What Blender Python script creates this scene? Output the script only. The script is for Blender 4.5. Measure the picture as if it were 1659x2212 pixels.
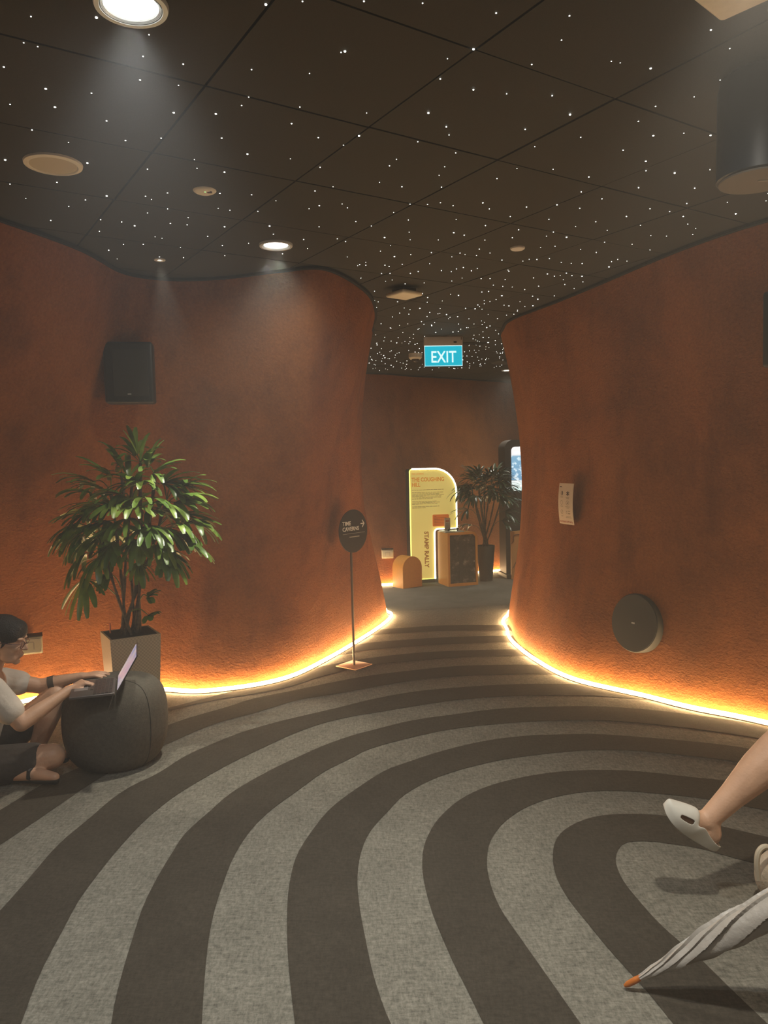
import bpy, bmesh, math, random
from mathutils import Vector, Matrix
random.seed(7)
PI = math.pi
SC = bpy.context.scene
COL = SC.collection
for o in list(bpy.data.objects): bpy.data.objects.remove(o)

# ---------------------------------------------------------------- camera
F = 1640.0; CX, CY = 829.5, 1106.0; CAMH = 1.6
PITCH, ROLL = 0.06662512, -0.02342475
fw = Vector((0, math.cos(PITCH), -math.sin(PITCH))); up0 = Vector((0, math.sin(PITCH), math.cos(PITCH))); r0 = Vector((1, 0, 0))
rt = r0*math.cos(ROLL) + up0*math.sin(ROLL); up = -r0*math.sin(ROLL) + up0*math.cos(ROLL)
cam = bpy.data.objects.new('camera', bpy.data.cameras.new('camera')); COL.objects.link(cam)
cam.matrix_world = Matrix(((rt.x, up.x, -fw.x, 0), (rt.y, up.y, -fw.y, 0), (rt.z, up.z, -fw.z, CAMH), (0, 0, 0, 1)))
cam.data.sensor_fit = 'VERTICAL'; cam.data.sensor_height = 36; cam.data.sensor_width = 27
cam.data.lens = 36*F/2212; cam.data.clip_start = .05; cam.data.clip_end = 60
SC.camera = cam
CEIL = 2.8
# ---------------------------------------------------------------- world, exposure, haze
SC.view_settings.view_transform = 'Standard'; SC.view_settings.look = 'None'
SC.view_settings.gamma = 1; SC.view_settings.use_curve_mapping = False
SC.view_settings.exposure = 0.0
w = bpy.data.worlds.new('world'); SC.world = w; w.use_nodes = True
w.node_tree.nodes['Background'].inputs[0].default_value = (1, .8, .6, 1)
w.node_tree.nodes['Background'].inputs[1].default_value = 0.02
LED = 72.0           # strip at the foot of the walls
DOWN = 165.0          # watts of a ceiling downlight
FILL = 37.0           # watts of the wide fill lamp added inside each downlight
HAZE = 0.0145
vs_ = w.node_tree.nodes.new('ShaderNodeVolumeScatter'); vs_.inputs['Density'].default_value = HAZE; vs_.inputs['Anisotropy'].default_value = .2
vs_.inputs['Color'].default_value = (1, .96, .9, 1)
if HAZE: w.node_tree.links.new(vs_.outputs[0], w.node_tree.nodes['World Output'].inputs['Volume'])
try:
    SC.cycles.sample_clamp_indirect = 3.0
    SC.cycles.max_bounces = 4; SC.cycles.diffuse_bounces = 3; SC.cycles.glossy_bounces = 2; SC.cycles.transmission_bounces = 2; SC.cycles.volume_bounces = 0
    SC.cycles.use_adaptive_sampling = True; SC.cycles.adaptive_threshold = .03
except Exception: pass

# pixel of the photograph -> point in the room
def ray(px, py):
    return rt*(px-CX) - up*(py-CY) + fw*F
def on(px, py, z=0.0):
    d = ray(px, py); t = (z-CAMH)/d.z
    return Vector((d.x*t, d.y*t, z))
def at(px, py, Y):
    d = ray(px, py); t = Y/d.y
    return Vector((d.x*t, Y, CAMH + d.z*t))

# ---------------------------------------------------------------- materials
def nodes(name):
    m = bpy.data.materials.new(name); m.use_nodes = True
    nt = m.node_tree; return m, nt, nt.nodes['Principled BSDF']
def mat(name, c, rough=.6, metal=0, var=0.0, scale=40, bump=0.0, bscale=200, emis=None, es=0, spec=None, coat=0):
    m, nt, p = nodes(name)
    p.inputs['Base Color'].default_value = (*c, 1); p.inputs['Roughness'].default_value = rough; p.inputs['Metallic'].default_value = metal
    if spec is not None: p.inputs['Specular IOR Level'].default_value = spec
    if coat: p.inputs['Coat Weight'].default_value = coat
    tc = nt.nodes.new('ShaderNodeTexCoord')
    if var:
        n = nt.nodes.new('ShaderNodeTexNoise'); n.inputs['Scale'].default_value = scale; n.inputs['Detail'].default_value = 5
        nt.links.new(tc.outputs['Object'], n.inputs['Vector'])
        r = nt.nodes.new('ShaderNodeValToRGB'); r.color_ramp.elements[0].position = .3; r.color_ramp.elements[1].position = .7
        r.color_ramp.elements[0].color = tuple(max(0, x*(1-var)) for x in c) + (1,); r.color_ramp.elements[1].color = tuple(min(1, x*(1+var)) for x in c) + (1,)
        nt.links.new(n.outputs['Fac'], r.inputs['Fac']); nt.links.new(r.outputs['Color'], p.inputs['Base Color'])
    if bump:
        n2 = nt.nodes.new('ShaderNodeTexNoise'); n2.inputs['Scale'].default_value = bscale; n2.inputs['Detail'].default_value = 6
        nt.links.new(tc.outputs['Object'], n2.inputs['Vector'])
        b = nt.nodes.new('ShaderNodeBump'); b.inputs['Strength'].default_value = bump; b.inputs['Distance'].default_value = .01
        nt.links.new(n2.outputs['Fac'], b.inputs['Height']); nt.links.new(b.outputs['Normal'], p.inputs['Normal'])
    if emis:
        p.inputs['Emission Color'].default_value = (*emis, 1); p.inputs['Emission Strength'].default_value = es
    return m
def noise(nt, vec, scale, detail=5, rough=.5):
    n = nt.nodes.new('ShaderNodeTexNoise'); n.inputs['Scale'].default_value = scale; n.inputs['Detail'].default_value = detail; n.inputs['Roughness'].default_value = rough
    nt.links.new(vec, n.inputs['Vector']); return n.outputs['Fac']
def mapping(nt, vec, s, rot=(0, 0, 0)):
    m = nt.nodes.new('ShaderNodeMapping'); m.inputs['Scale'].default_value = s; m.inputs['Rotation'].default_value = rot
    nt.links.new(vec, m.inputs['Vector']); return m.outputs['Vector']
def ramp(nt, fac, stops):
    r = nt.nodes.new('ShaderNodeValToRGB'); e = r.color_ramp.elements
    while len(e) < len(stops): e.new(.5)
    for i, (p_, c_) in enumerate(stops): e[i].position = p_; e[i].color = (*c_, 1)
    nt.links.new(fac, r.inputs['Fac']); return r.outputs['Color']
def mixc(nt, fac, a, b, mode='MIX'):
    m = nt.nodes.new('ShaderNodeMixRGB'); m.blend_type = mode
    if isinstance(fac, float): m.inputs[0].default_value = fac
    else: nt.links.new(fac, m.inputs[0])
    nt.links.new(a, m.inputs[1]); nt.links.new(b, m.inputs[2]); return m.outputs[0]

def plaster():
    m, nt, p = nodes('terracotta_plaster')
    v = nt.nodes.new('ShaderNodeTexCoord').outputs['Object']
    big = noise(nt, v, 1.7, 6, .62)
    drip = noise(nt, mapping(nt, v, (2.0, 2.0, .7)), 1.6, 5, .6)
    fine = noise(nt, v, 60, 6, .7)
    c1 = ramp(nt, big, [(.3, (.25, .080, .017)), (.52, (.39, .128, .026)), (.72, (.44, .155, .034))])
    c2 = ramp(nt, drip, [(.28, (.68, .66, .64)), (.46, (.95, .95, .95)), (.75, (1, 1, 1))])
    c3 = ramp(nt, fine, [(.3, (.72, .70, .68)), (.65, (1, 1, 1))])
    c = mixc(nt, 1.0, mixc(nt, 1.0, c1, c2, 'MULTIPLY'), c3, 'MULTIPLY')
    nt.links.new(c, p.inputs['Base Color']); p.inputs['Roughness'].default_value = .85; p.inputs['Specular IOR Level'].default_value = .25
    h1 = noise(nt, mapping(nt, v, (1, 1, 1.5)), 42, 6, .65)
    h2 = noise(nt, v, 9, 3, .5)
    a = nt.nodes.new('ShaderNodeMath'); a.operation = 'MULTIPLY_ADD'; nt.links.new(h2, a.inputs[0]); a.inputs[1].default_value = 1.2; nt.links.new(h1, a.inputs[2])
    b = nt.nodes.new('ShaderNodeBump'); b.inputs['Strength'].default_value = .9; b.inputs['Distance'].default_value = .02
    nt.links.new(a.outputs[0], b.inputs['Height']); nt.links.new(b.outputs['Normal'], p.inputs['Normal'])
    return m
def carpet(name, c, k):
    m, nt, p = nodes(name)
    v = nt.nodes.new('ShaderNodeTexCoord').outputs['Object']
    v1 = mapping(nt, v, (1, 3.4, 1), (0, 0, .5)); v2 = mapping(nt, v, (3.4, 1, 1), (0, 0, .5))
    f1 = noise(nt, v1, 26, 7, .78); f2 = noise(nt, v2, 26, 7, .78); f3 = noise(nt, v, 5, 3, .5)
    lo = tuple(x*(1-k) for x in c); hi = tuple(x*(1+k) for x in c)
    ca = ramp(nt, f1, [(.36, lo), (.64, hi)]); cb = ramp(nt, f2, [(.36, lo), (.64, hi)])
    cc = mixc(nt, .5, ca, cb)
    cc = mixc(nt, 1.0, cc, ramp(nt, f3, [(.3, (.88, .88, .88)), (.7, (1.08, 1.08, 1.08))]), 'MULTIPLY')
    nt.links.new(cc, p.inputs['Base Color']); p.inputs['Roughness'].default_value = .95; p.inputs['Specular IOR Level'].default_value = .1
    b = nt.nodes.new('ShaderNodeBump'); b.inputs['Strength'].default_value = .6; b.inputs['Distance'].default_value = .006
    nt.links.new(noise(nt, v, 150, 5, .7), b.inputs['Height']); nt.links.new(b.outputs['Normal'], p.inputs['Normal'])
    return m
M = {}
M['plaster'] = plaster()
M['carpet_light'] = carpet('light_grey_carpet', (.172, .160, .128), .62)
M['carpet_dark'] = carpet('dark_brown_carpet', (.052, .044, .033), .40)
M['carpet_plain'] = carpet('plain_grey_carpet', (.15, .145, .12), .14)
M['ceiling'] = mat('black_ceiling_board', (.040, .0385, .033), .7, var=.1, scale=300, spec=.2)
M['gap'] = mat('joint_black', (.006, .006, .006), .9)
M['led'] = mat('led_strip', (1, .9, .8), .5, emis=(1.0, .66, .33), es=LED)
M['star'] = mat('star_point', (1, 1, .95), .5, emis=(1, 1, .9), es=5)
M['white'] = mat('cream_plastic', (.88, .82, .68), .45, var=.03)
M['grey_white'] = mat('grey_white_plastic', (.75, .73, .72), .5, var=.03)
M['black'] = mat('matt_black', (.012, .011, .010), .5, var=.2, scale=80)
M['grille'] = mat('speaker_grille', (.022, .022, .018), .6, bump=.5, bscale=900)
M['silver'] = mat('silver_print', (.6, .6, .55), .4)
M['lamp_on'] = mat('lamp_diffuser', (1, 1, 1), .5, emis=(1, .97, .86), es=9)
M['baffle'] = mat('lamp_baffle', (.75, .8, .82), .35, metal=.3)
M['dark_sign'] = mat('dark_grey_sign', (.036, .034, .028), .55, var=.08)
M['ink_white'] = mat('white_print', (.95, .92, .84), .6)
M['ink_grey'] = mat('grey_print', (.42, .39, .32), .6)
M['copper'] = mat('rose_metal', (.62, .36, .22), .45, metal=.7, var=.05)
M['steel'] = mat('grey_metal_pole', (.17, .13, .10), .4, metal=.6)
M['pouf'] = mat('grey_felt_pouf', (.105, .095, .076), .95, var=.14, scale=60, bump=.4, bscale=300, spec=.15)
M['leaf'] = None; M['groove'] = mat('groove_brown', (.2, .09, .02), .6)
M['soil'] = mat('dark_liner', (.02, .02, .017), .8, var=.3)
M['orange_paint'] = mat('orange_paint', (.70, .32, .05), .5, var=.05)
M['wood_orange'] = mat('orange_wood', (.45, .13, .02), .4, var=.2, scale=30)
M['skin'] = mat('skin', (.60, .36, .23), .5, var=.08, scale=18, bump=.12, bscale=120)
M['hair'] = mat('black_hair', (.016, .012, .009), .55, var=.3, scale=90, bump=.7, bscale=160)
M['shirt'] = mat('pale_cotton', (.68, .61, .52), .9, var=.10, scale=9, bump=.5, bscale=22)
M['shorts'] = mat('charcoal_cotton', (.055, .045, .038), .9, var=.15, bump=.4, bscale=30)

def leafmat():
    m, nt, p = nodes('palm_leaf')
    v = nt.nodes.new('ShaderNodeTexCoord').outputs['Object']
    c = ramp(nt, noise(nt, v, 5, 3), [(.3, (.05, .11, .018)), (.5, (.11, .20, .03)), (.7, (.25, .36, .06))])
    nt.links.new(c, p.inputs['Base Color']); p.inputs['Roughness'].default_value = .32; p.inputs['Specular IOR Level'].default_value = .6
    return m
M['leaf'] = leafmat()
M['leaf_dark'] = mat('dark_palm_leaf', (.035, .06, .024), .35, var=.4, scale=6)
M['stem'] = mat('palm_cane', (.10, .075, .045), .7, var=.4, scale=50, bump=.4)

# ---------------------------------------------------------------- mesh helpers
def new_bm(): return bmesh.new()
def add_box(bm, c, s, R=None, bevel=0):
    r = bmesh.ops.create_cube(bm, size=1)
    vs = r['verts']
    for v in vs: v.co = Vector((v.co.x*s[0], v.co.y*s[1], v.co.z*s[2]))
    if bevel:
        es = list({e for v in vs for e in v.link_edges})
        rr = bmesh.ops.bevel(bm, geom=es, offset=bevel, segments=3, affect='EDGES', profile=.5)
        vs = list({v for f in rr['faces'] for v in f.verts} | {v for v in vs if v.is_valid})
    for v in vs:
        if R: v.co = R @ v.co
        v.co += Vector(c)
    return vs
def frame_of(d):
    d = d.normalized(); a = Vector((0, 0, 1)) if abs(d.z) < .9 else Vector((1, 0, 0))
    s = d.cross(a).normalized(); return s, s.cross(d).normalized()
def add_tube(bm, pts, r, n=8, caps=True):
    pts = [Vector(p) for p in pts]; rings = []; N = len(pts)
    rr = r if isinstance(r, (list, tuple)) else [r]*N
    s = None
    for i, p in enumerate(pts):
        d = (pts[min(i+1, N-1)] - pts[max(i-1, 0)])
        if d.length < 1e-9: d = Vector((0, 0, 1))
        d.normalize()
        if s is None: s, t = frame_of(d)
        else:
            s = (s - d*s.dot(d)).normalized(); t = s.cross(d).normalized()
        rings.append([bm.verts.new(p + (s*math.cos(2*PI*k/n) + t*math.sin(2*PI*k/n))*rr[i]) for k in range(n)])
    for a, b in zip(rings, rings[1:]):
        for k in range(n): bm.faces.new((a[k], a[(k+1) % n], b[(k+1) % n], b[k]))
    if caps:
        bm.faces.new(rings[0][::-1]); bm.faces.new(rings[-1])
def add_lathe(bm, prof, n=48, c=(0, 0, 0), cap=True):
    rings = []
    for (r, z) in prof:
        rings.append([bm.verts.new((c[0] + r*math.cos(2*PI*k/n), c[1] + r*math.sin(2*PI*k/n), c[2] + z)) for k in range(n)])
    for a, b in zip(rings, rings[1:]):
        for k in range(n): bm.faces.new((a[k], a[(k+1) % n], b[(k+1) % n], b[k]))
    if cap:
        bm.faces.new(rings[0][::-1]); bm.faces.new(rings[-1])
def add_prism(bm, outline, y0, y1):
    """outline in (x, z), extruded along y"""
    a = [bm.verts.new((x, y0, z)) for x, z in outline]; b = [bm.verts.new((x, y1, z)) for x, z in outline]
    n = len(a)
    bm.faces.new(a); bm.faces.new(b[::-1])
    for k in range(n): bm.faces.new((a[k], b[k], b[(k+1) % n], a[(k+1) % n]))
def add_ball(bm, c, r, sub=2, R=None):
    rr = bmesh.ops.create_icosphere(bm, subdivisions=sub, radius=1)
    s = Vector(r) if not isinstance(r, (int, float)) else Vector((r, r, r))
    for v in rr['verts']:
        q = Vector((v.co.x*s.x, v.co.y*s.y, v.co.z*s.z))
        if R: q = R @ q
        v.co = q + Vector(c)
def add_capsule(bm, p0, r0_, p1, r1_, n=16):
    p0, p1 = Vector(p0), Vector(p1); d = p1-p0; L = d.length
    if L < 1e-6: add_ball(bm, p0, r0_); return
    d /= L; pts = []; rs = []
    for k in range(5):
        a = PI/2*(1-k/5); pts.append(p0 - d*r0_*math.sin(a)); rs.append(max(r0_*math.cos(a), r0_*.03))
    for k in range(5):
        pts.append(p0 + d*L*k/4); rs.append(r0_+(r1_-r0_)*k/4)
    for k in range(1, 6):
        a = PI/2*k/5; pts.append(p1 + d*r1_*math.sin(a)); rs.append(max(r1_*math.cos(a), r1_*.03))
    s, t = frame_of(d); rings = []
    for p, r in zip(pts, rs): rings.append([bm.verts.new(p+(s*math.cos(2*PI*k/n)+t*math.sin(2*PI*k/n))*r) for k in range(n)])
    for a, b in zip(rings, rings[1:]):
        for k in range(n): bm.faces.new((a[k], a[(k+1) % n], b[(k+1) % n], b[k]))
    bm.faces.new(rings[0][::-1]); bm.faces.new(rings[-1])

def tag(o, label=None, cat=None, group=None, kind=None):
    if label: o['label'] = label
    if cat: o['category'] = cat
    if group: o['group'] = group
    if kind: o['kind'] = kind
    return o
def mw(o):
    m = Matrix.LocRotScale(o.location, o.rotation_euler, o.scale)
    return mw(o.parent) @ m if o.parent else m
def obj(name, bm, m, parent=None, smooth=True, world=False, origin=None, auto=35):
    bmesh.ops.recalc_face_normals(bm, faces=bm.faces)
    if world and parent: bm.transform(mw(parent).inverted())
    me = bpy.data.meshes.new(name)
    if origin is not None and not parent:
        bm.transform(Matrix.Translation(-Vector(origin)))
    bm.to_mesh(me); bm.free()
    me.materials.append(m)
    if smooth:
        for p in me.polygons: p.use_smooth = True
        try: me.set_sharp_from_angle(angle=math.radians(auto))
        except Exception: pass
    o = bpy.data.objects.new(name, me); COL.objects.link(o)
    if parent: o.parent = parent
    if origin is not None and not parent: o.location = origin
    return o
def thing(name, label, cat, loc=(0, 0, 0), rotz=0, group=None, rot=None):
    o = bpy.data.objects.new(name, None); COL.objects.link(o); o.empty_display_size = .05
    o.location = loc; o.rotation_euler = rot if rot else (0, 0, rotz)
    return tag(o, label, cat, group)
def struct(name, bm, m, smooth=True, auto=35):
    return tag(obj(name, bm, m, None, smooth, auto=auto), kind='structure')
def crom(pts, k):
    P = [Vector(p) for p in pts]; P = [P[0]*2-P[1]] + P + [P[-1]*2-P[-2]]; out = []
    for i in range(1, len(P)-2):
        for j in range(k):
            t = j/k; a, b, c, d = P[i-1:i+3]
            out.append(.5*((2*b) + (c-a)*t + (2*a-5*b+4*c-d)*t*t + (3*b-a-3*c+d)*t*t*t))
    out.append(P[-2]); return out
def text(name, s, size, m, parent, loc, rot, sx=1.0, extrude=.0008, bold=0.0, align='LEFT', world=False, fit=None):
    cu = bpy.data.curves.new(name, 'FONT'); cu.body = s; cu.size = size; cu.extrude = extrude; cu.offset = bold; cu.align_x = align
    cu.resolution_u = 3; cu.space_line = .92
    t = bpy.data.objects.new(name, cu); COL.objects.link(t)
    bpy.context.view_layer.update()
    me = bpy.data.meshes.new_from_object(t.evaluated_get(bpy.context.evaluated_depsgraph_get()))
    bpy.data.objects.remove(t)
    if fit:
        xs = [v.co.x for v in me.vertices]; ys = [v.co.y for v in me.vertices]
        me.transform(Matrix.Translation((-min(xs), -min(ys), 0))); me.transform(Matrix.Diagonal((fit[0]/(max(xs)-min(xs)), fit[1]/(max(ys)-min(ys)), 1, 1))); sx = 1
    me.transform(Matrix.Diagonal((sx, 1, 1, 1))); me.transform(rot.to_4x4()); me.transform(Matrix.Translation(Vector(loc)))
    me.materials.clear(); me.materials.append(m)
    o = bpy.data.objects.new(name, me); COL.objects.link(o); o.parent = parent
    return o
UPRIGHT = Matrix.Rotation(PI/2, 3, 'X')       # text lying in x-y -> standing, facing -y

# ---------------------------------------------------------------- floor: carpet with contour bands
Z0 = 0.0
def fl(pts): return [Vector((*on(x, y, 0).xy, 0)) for x, y in pts]
def extend(pts, a=1.2, b=1.2):
    P = list(pts)
    if a: P = [P[0] + (P[0]-P[1]).normalized()*a] + P
    if b: P = P + [P[-1] + (P[-1]-P[-2]).normalized()*b]
    return P
bands = [
 # (outer, inner) edges of each dark band, traced left to right
 ([(790,1361),(860,1357),(951,1351),(1056,1350),(1130,1351)], [(790,1373),(890,1366),(981,1362.5),(1130,1362)]),
 ([(760,1394),(800,1388),(860,1383),(951,1377),(1041,1374),(1130,1373)], [(760,1410),(800,1403),(860,1398),(951,1392),(1071,1388),(1130,1388)]),
 ([(640,1455),(700,1438),(800,1421),(890,1411),(981,1405.6),(1101,1402.6),(1160,1403)], [(349,1537),(460,1513),(602,1489),(702,1459),(800,1437),(890,1428),(981,1421),(1071,1417),(1180,1418)]),
 ([(0,1750),(100,1690),(200,1645),(340,1577),(400,1553),(490,1527),(551,1508),(641,1490),(732,1471),(800,1459),(890,1448),(981,1439),(1071,1436),(1161,1436),(1260,1441)],
  [(0,1825),(90,1765),(185,1700),(250,1662),(340,1617),(460,1565),(551,1540),(641,1513),(732,1498),(800,1485.5),(890,1470),(981,1461),(1071,1457),(1161,1456),(1300,1463)]),
 ([(0,1967),(60,1900),(125,1825),(190,1770),(240,1727),(285,1697),(340,1671),(400,1633),(460,1606),(521,1582),(581,1564),(641,1549),(732,1528),(800,1511),(890,1494.5),(981,1485.5),(1071,1479.5),(1161,1477),(1300,1479),(1450,1492),(1560,1508)],
  [(45,2212),(75,2130),(100,2075),(135,2010),(170,1945),(210,1890),(250,1840),(310,1775),(370,1725),(425,1690),(500,1648),(581,1609),(641,1582),(702,1561),(762,1547),(800,1541),(890,1526),(981,1512.6),(1071,1505),(1161,1501.5),(1300,1504),(1450,1518),(1600,1540)]),
 ([(240,2212),(250,2155),(270,2080),(290,2015),(310,1955),(340,1895),(370,1845),(400,1800),(450,1755),(500,1712),(575,1668),(641,1636),(702,1609),(762,1588),(800,1578),(890,1556),(981,1543),(1071,1531.6),(1161,1527),(1300,1526),(1450,1538),(1620,1562),(1750,1590)],
  [(436,2212),(440,2140),(445,2080),(452,2020),(465,1960),(485,1900),(505,1850),(540,1795),(585,1750),(640,1710),(700,1667),(762,1636),(800,1617),(890,1592.5),(981,1574),(1071,1564),(1161,1558),(1300,1556),(1450,1568),(1600,1588),(1750,1615)]),
 ([(637,2212),(627,2125),(621,2050),(620,1970),(625,1910),(640,1850),(670,1800),(715,1745),(775,1700),(830,1665),(869,1650),(951,1623),(1041,1601.5),(1131,1589.5),(1222,1586),(1300,1586),(1447,1597),(1565,1609),(1659,1624),(1750,1640)],
  [(845,2212),(829,2175),(805,2100),(790,2030),(777,1960),(772,1895),(780,1840),(800,1795),(840,1750),(880,1712),(955,1675),(1055,1647),(1130,1634),(1230,1623),(1300,1620),(1380,1622),(1530,1637),(1600,1647),(1750,1675)]),
 ([(1045,2212),(1005,2130),(975,2070),(935,1975),(917,1910),(912,1860),(920,1815),(950,1765),(1005,1720),(1080,1690),(1180,1670),(1280,1663),(1380,1666),(1480,1677),(1580,1688),(1700,1708)],
  [(1255,2212),(1180,2105),(1120,2020),(1080,1960),(1057,1900),(1052,1855),(1060,1815),(1090,1775),(1140,1742),(1205,1720),(1280,1709),(1355,1709),(1430,1715),(1520,1725),(1600,1740),(1720,1762)]),
 ([(1455,2212),(1405,2150),(1360,2100),(1315,2050),(1270,1995),(1230,1945),(1202,1895),(1194,1850),(1202,1812),(1230,1785),(1280,1765),(1340,1758),(1420,1760),(1500,1772),(1560,1785),(1650,1806),(1740,1825)],
  [(1659,2212),(1580,2137),(1515,2073),(1470,2035),(1425,1995),(1380,1945),(1345,1900),(1330,1862),(1334,1838),(1346,1823),(1370,1817),(1415,1818),(1444,1822),(1510,1832),(1574,1850),(1659,1872),(1740,1900)]),
]
bm = new_bm()
X0, X1, Y0, Y1 = -4.6, 5.2, -2.0, 13.0
q = [bm.verts.new((x, y, -.002)) for x, y in ((X0, Y0), (X1, Y0), (X1, Y1), (X0, Y1))]
f0 = bm.faces.new(q); f0.material_index = 0
def poly(bm, pts, z, mi):
    vs = [bm.verts.new((p.x, p.y, z)) for p in pts]
    f = bm.faces.new(vs); f.material_index = mi
    bmesh.ops.triangulate(bm, faces=[f])
for i, (o_, n_) in enumerate(bands):
    o_ = crom(fl(o_), 5); n_ = crom(fl(n_), 5)
    o_ = extend(o_, 2.6 if i > 2 else .3, .5); n_ = extend(n_, 2.6 if i > 2 else .3, .5)
    # strip of quads between the two edges, matched by length
    def resample(P, n):
        L = [0]
        for a, b in zip(P, P[1:]): L.append(L[-1]+(b-a).length)
        out = []; j = 0
        for k in range(n+1):
            t = L[-1]*k/n
            while j < len(P)-2 and L[j+1] < t: j += 1
            u = (t-L[j])/max(1e-9, L[j+1]-L[j]); out.append(P[j].lerp(P[j+1], min(1, max(0, u))))
        return out
    a = resample(o_, 120); b = resample(n_, 120)
    va = [bm.verts.new((p.x, p.y, .0)) for p in a]; vb = [bm.verts.new((p.x, p.y, .0)) for p in b]
    for k in range(120):
        f = bm.faces.new((va[k], va[k+1], vb[k+1], vb[k])); f.material_index = 1
fp = [(-2.5, Y1), (-2.5, 8.9)] + [tuple(on(x, y).xy) for x, y in ((700, 1338), (839, 1321), (951, 1315), (1071, 1308), (1160, 1304))] + [(4, 9.6), (4, Y1)]
vs = [bm.verts.new((x, y, .0)) for x, y in fp]; f = bm.faces.new(vs); f.material_index = 2
bmesh.ops.triangulate(bm, faces=[f])
for f in bm.faces:
    if f.normal.z < 0: f.normal_flip()
me = bpy.data.meshes.new('floor'); bm.to_mesh(me); bm.free()
for k in ('carpet_light', 'carpet_dark', 'carpet_plain'): me.materials.append(M[k])
floor = bpy.data.objects.new('floor', me); COL.objects.link(floor); tag(floor, kind='structure')

# ---------------------------------------------------------------- walls
def wall(name, pairs, amp, side, m=None, K=10, rows=44, power=1.2):
    """pairs of (bottom xy, top xy); amp: waist depth per pair; side +1/-1 = which way the waist is pushed"""
    B = crom([Vector((*p[0], 0)) for p in pairs], K); T = crom([Vector((*p[1], 0)) for p in pairs], K)
    A = crom([Vector((a, 0, 0)) for a in amp], K)
    bm = new_bm(); grid = []
    N = len(B)
    for i in range(N):
        col = []
        for j in range(rows+1):
            v = j/rows
            s = v*v*(3-2*v)*.35 + v*.65
            p = B[i].lerp(T[i], s)
            def P(k): return B[k].lerp(T[k], s)
            d = (P(min(i+1, N-1)) - P(max(i-1, 0))).normalized(); n = Vector((-d.y, d.x, 0))*side
            p = p + n*A[i].x*math.sin(PI*v**power)
            wob = .02*math.sin(3.1*i/K + 5*v) * math.sin(PI*v)
            p = p + n*wob
            col.append(bm.verts.new((p.x, p.y, .012 + v*(CEIL-.02-.012))))
        grid.append(col)
    for a, b in zip(grid, grid[1:]):
        for j in range(rows): bm.faces.new((a[j], b[j], b[j+1], a[j+1]))
    o = struct(name, bm, m or M['plaster'])
    return B, T
def strip(name, label, B, side, i0, i1, off=.045):
    pts = []
    for i in range(i0, i1):
        d = (B[min(i+1, len(B)-1)]-B[max(i-1, 0)]).normalized(); n = Vector((-d.y, d.x, 0))*side
        p = B[i] - n*off; pts.append(Vector((p.x, p.y, .02)))
    t = thing(name, label, 'led strip', pts[len(pts)//2])
    t.location.z = 0
    bm = new_bm(); add_tube(bm, pts, .0125, 8); obj('glowing_tube', bm, M['led'], t, world=True)
    bm = new_bm(); add_tube(bm, [p - Vector((0, 0, .014)) for p in pts], .0075, 4); obj('mounting_track', bm, M['white'], t, world=True)
def shadow_gap(name, T, side, off=.03):  # solid black strip standing in for the shade in the wall-top gap
    bm = new_bm(); prev = None
    for i in range(len(T)):
        d = (T[min(i+1, len(T)-1)]-T[max(i-1, 0)]).normalized(); n = Vector((-d.y, d.x, 0))*side
        a = T[i] - n*.02; b = T[i] + n*off
        r_ = [bm.verts.new((a.x, a.y, CEIL-.004)), bm.verts.new((a.x, a.y, CEIL-.018)), bm.verts.new((b.x, b.y, CEIL-.018)), bm.verts.new((b.x, b.y, CEIL-.004))]
        if prev:
            for k in range(4): bm.faces.new((prev[k], prev[(k+1) % 4], r_[(k+1) % 4], r_[k]))
        prev = r_
    struct(name, bm, M['gap'])

LP = [((-3.8,-2.0),(-3.4,-2.0)), ((-3.75,1.4),(-3.1,1.2)), ((-3.45,3.1),(-2.35,2.3)), ((-3.0,4.4),(-1.86,3.55)), ((-2.56,5.1),(-1.63,4.2)),
      ((-2.15,5.42),(-1.56,4.74)), ((-1.62,5.36),(-1.32,4.94)), ((-1.28,5.3),(-.98,4.93)), ((-.82,5.53),(-.62,4.80)), ((-.52,6.09),(-.33,4.77)),
      ((-.16,7.06),(-.12,5.32)), ((.0,7.66),(-.045,5.9)), ((-.04,7.92),(-.07,6.7)), ((-.3,8.2),(-.3,7.5)), ((-2.2,8.5),(-2.2,8.2)), ((-4.2,8.6),(-4.2,8.5))]
LA = [.0, .05, .1, .12, .12, .13, .13, .12, .10, .08, .14, .20, .20, .13, .05, .0]
LB, LT = wall('wall_left', LP, LA, 1)
strip('led_strip', 'glowing warm white light strip along the foot of the left wall behind the planter', LB, 1, 20, 128)
shadow_gap('gap_shade_1', LT, 1)
RP = [((4.2,8.8),(4.2,8.8)), ((1.75,8.2),(1.9,8.3)), ((1.24,7.5),(1.26,7.7)), ((1.16,6.95),(1.135,7.0)), ((1.13,6.5),(1.15,6.56)), ((1.21,5.87),(1.36,5.93)),
      ((1.37,5.35),(1.53,5.35)), ((1.72,4.95),(1.66,4.87)), ((1.93,4.69),(1.8,4.42)), ((2.24,4.4),(2.01,3.99)), ((2.8,3.7),(2.5,3.3)), ((3.15,2.0),(2.95,1.9)), ((3.3,-2.0),(3.2,-2.0))]
RA = [.0, .05, .15, .21, .20, .15, .10, .10, .10, .1, .1, .08, .0]
RB, RT = wall('wall_right', RP, RA, 1)
strip('led_strip', 'glowing warm white light strip along the foot of the right wall below round speaker', RB, 1, 14, 112)
shadow_gap('gap_shade_2', RT, 1)
BP = [((-4.2,9.7),(-4.2,10.3)), ((-1.5,9.62),(-1.5,10.25)), ((0,9.72),(-.11,10.4)), ((.35,10.06),(.35,10.75)), ((.8,10.35),(.93,11.16)), ((1.6,10.75),(2.15,12.05)), ((3.0,11.4),(3.6,12.6)), ((5.0,11.8),(5.0,12.8))]
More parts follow.
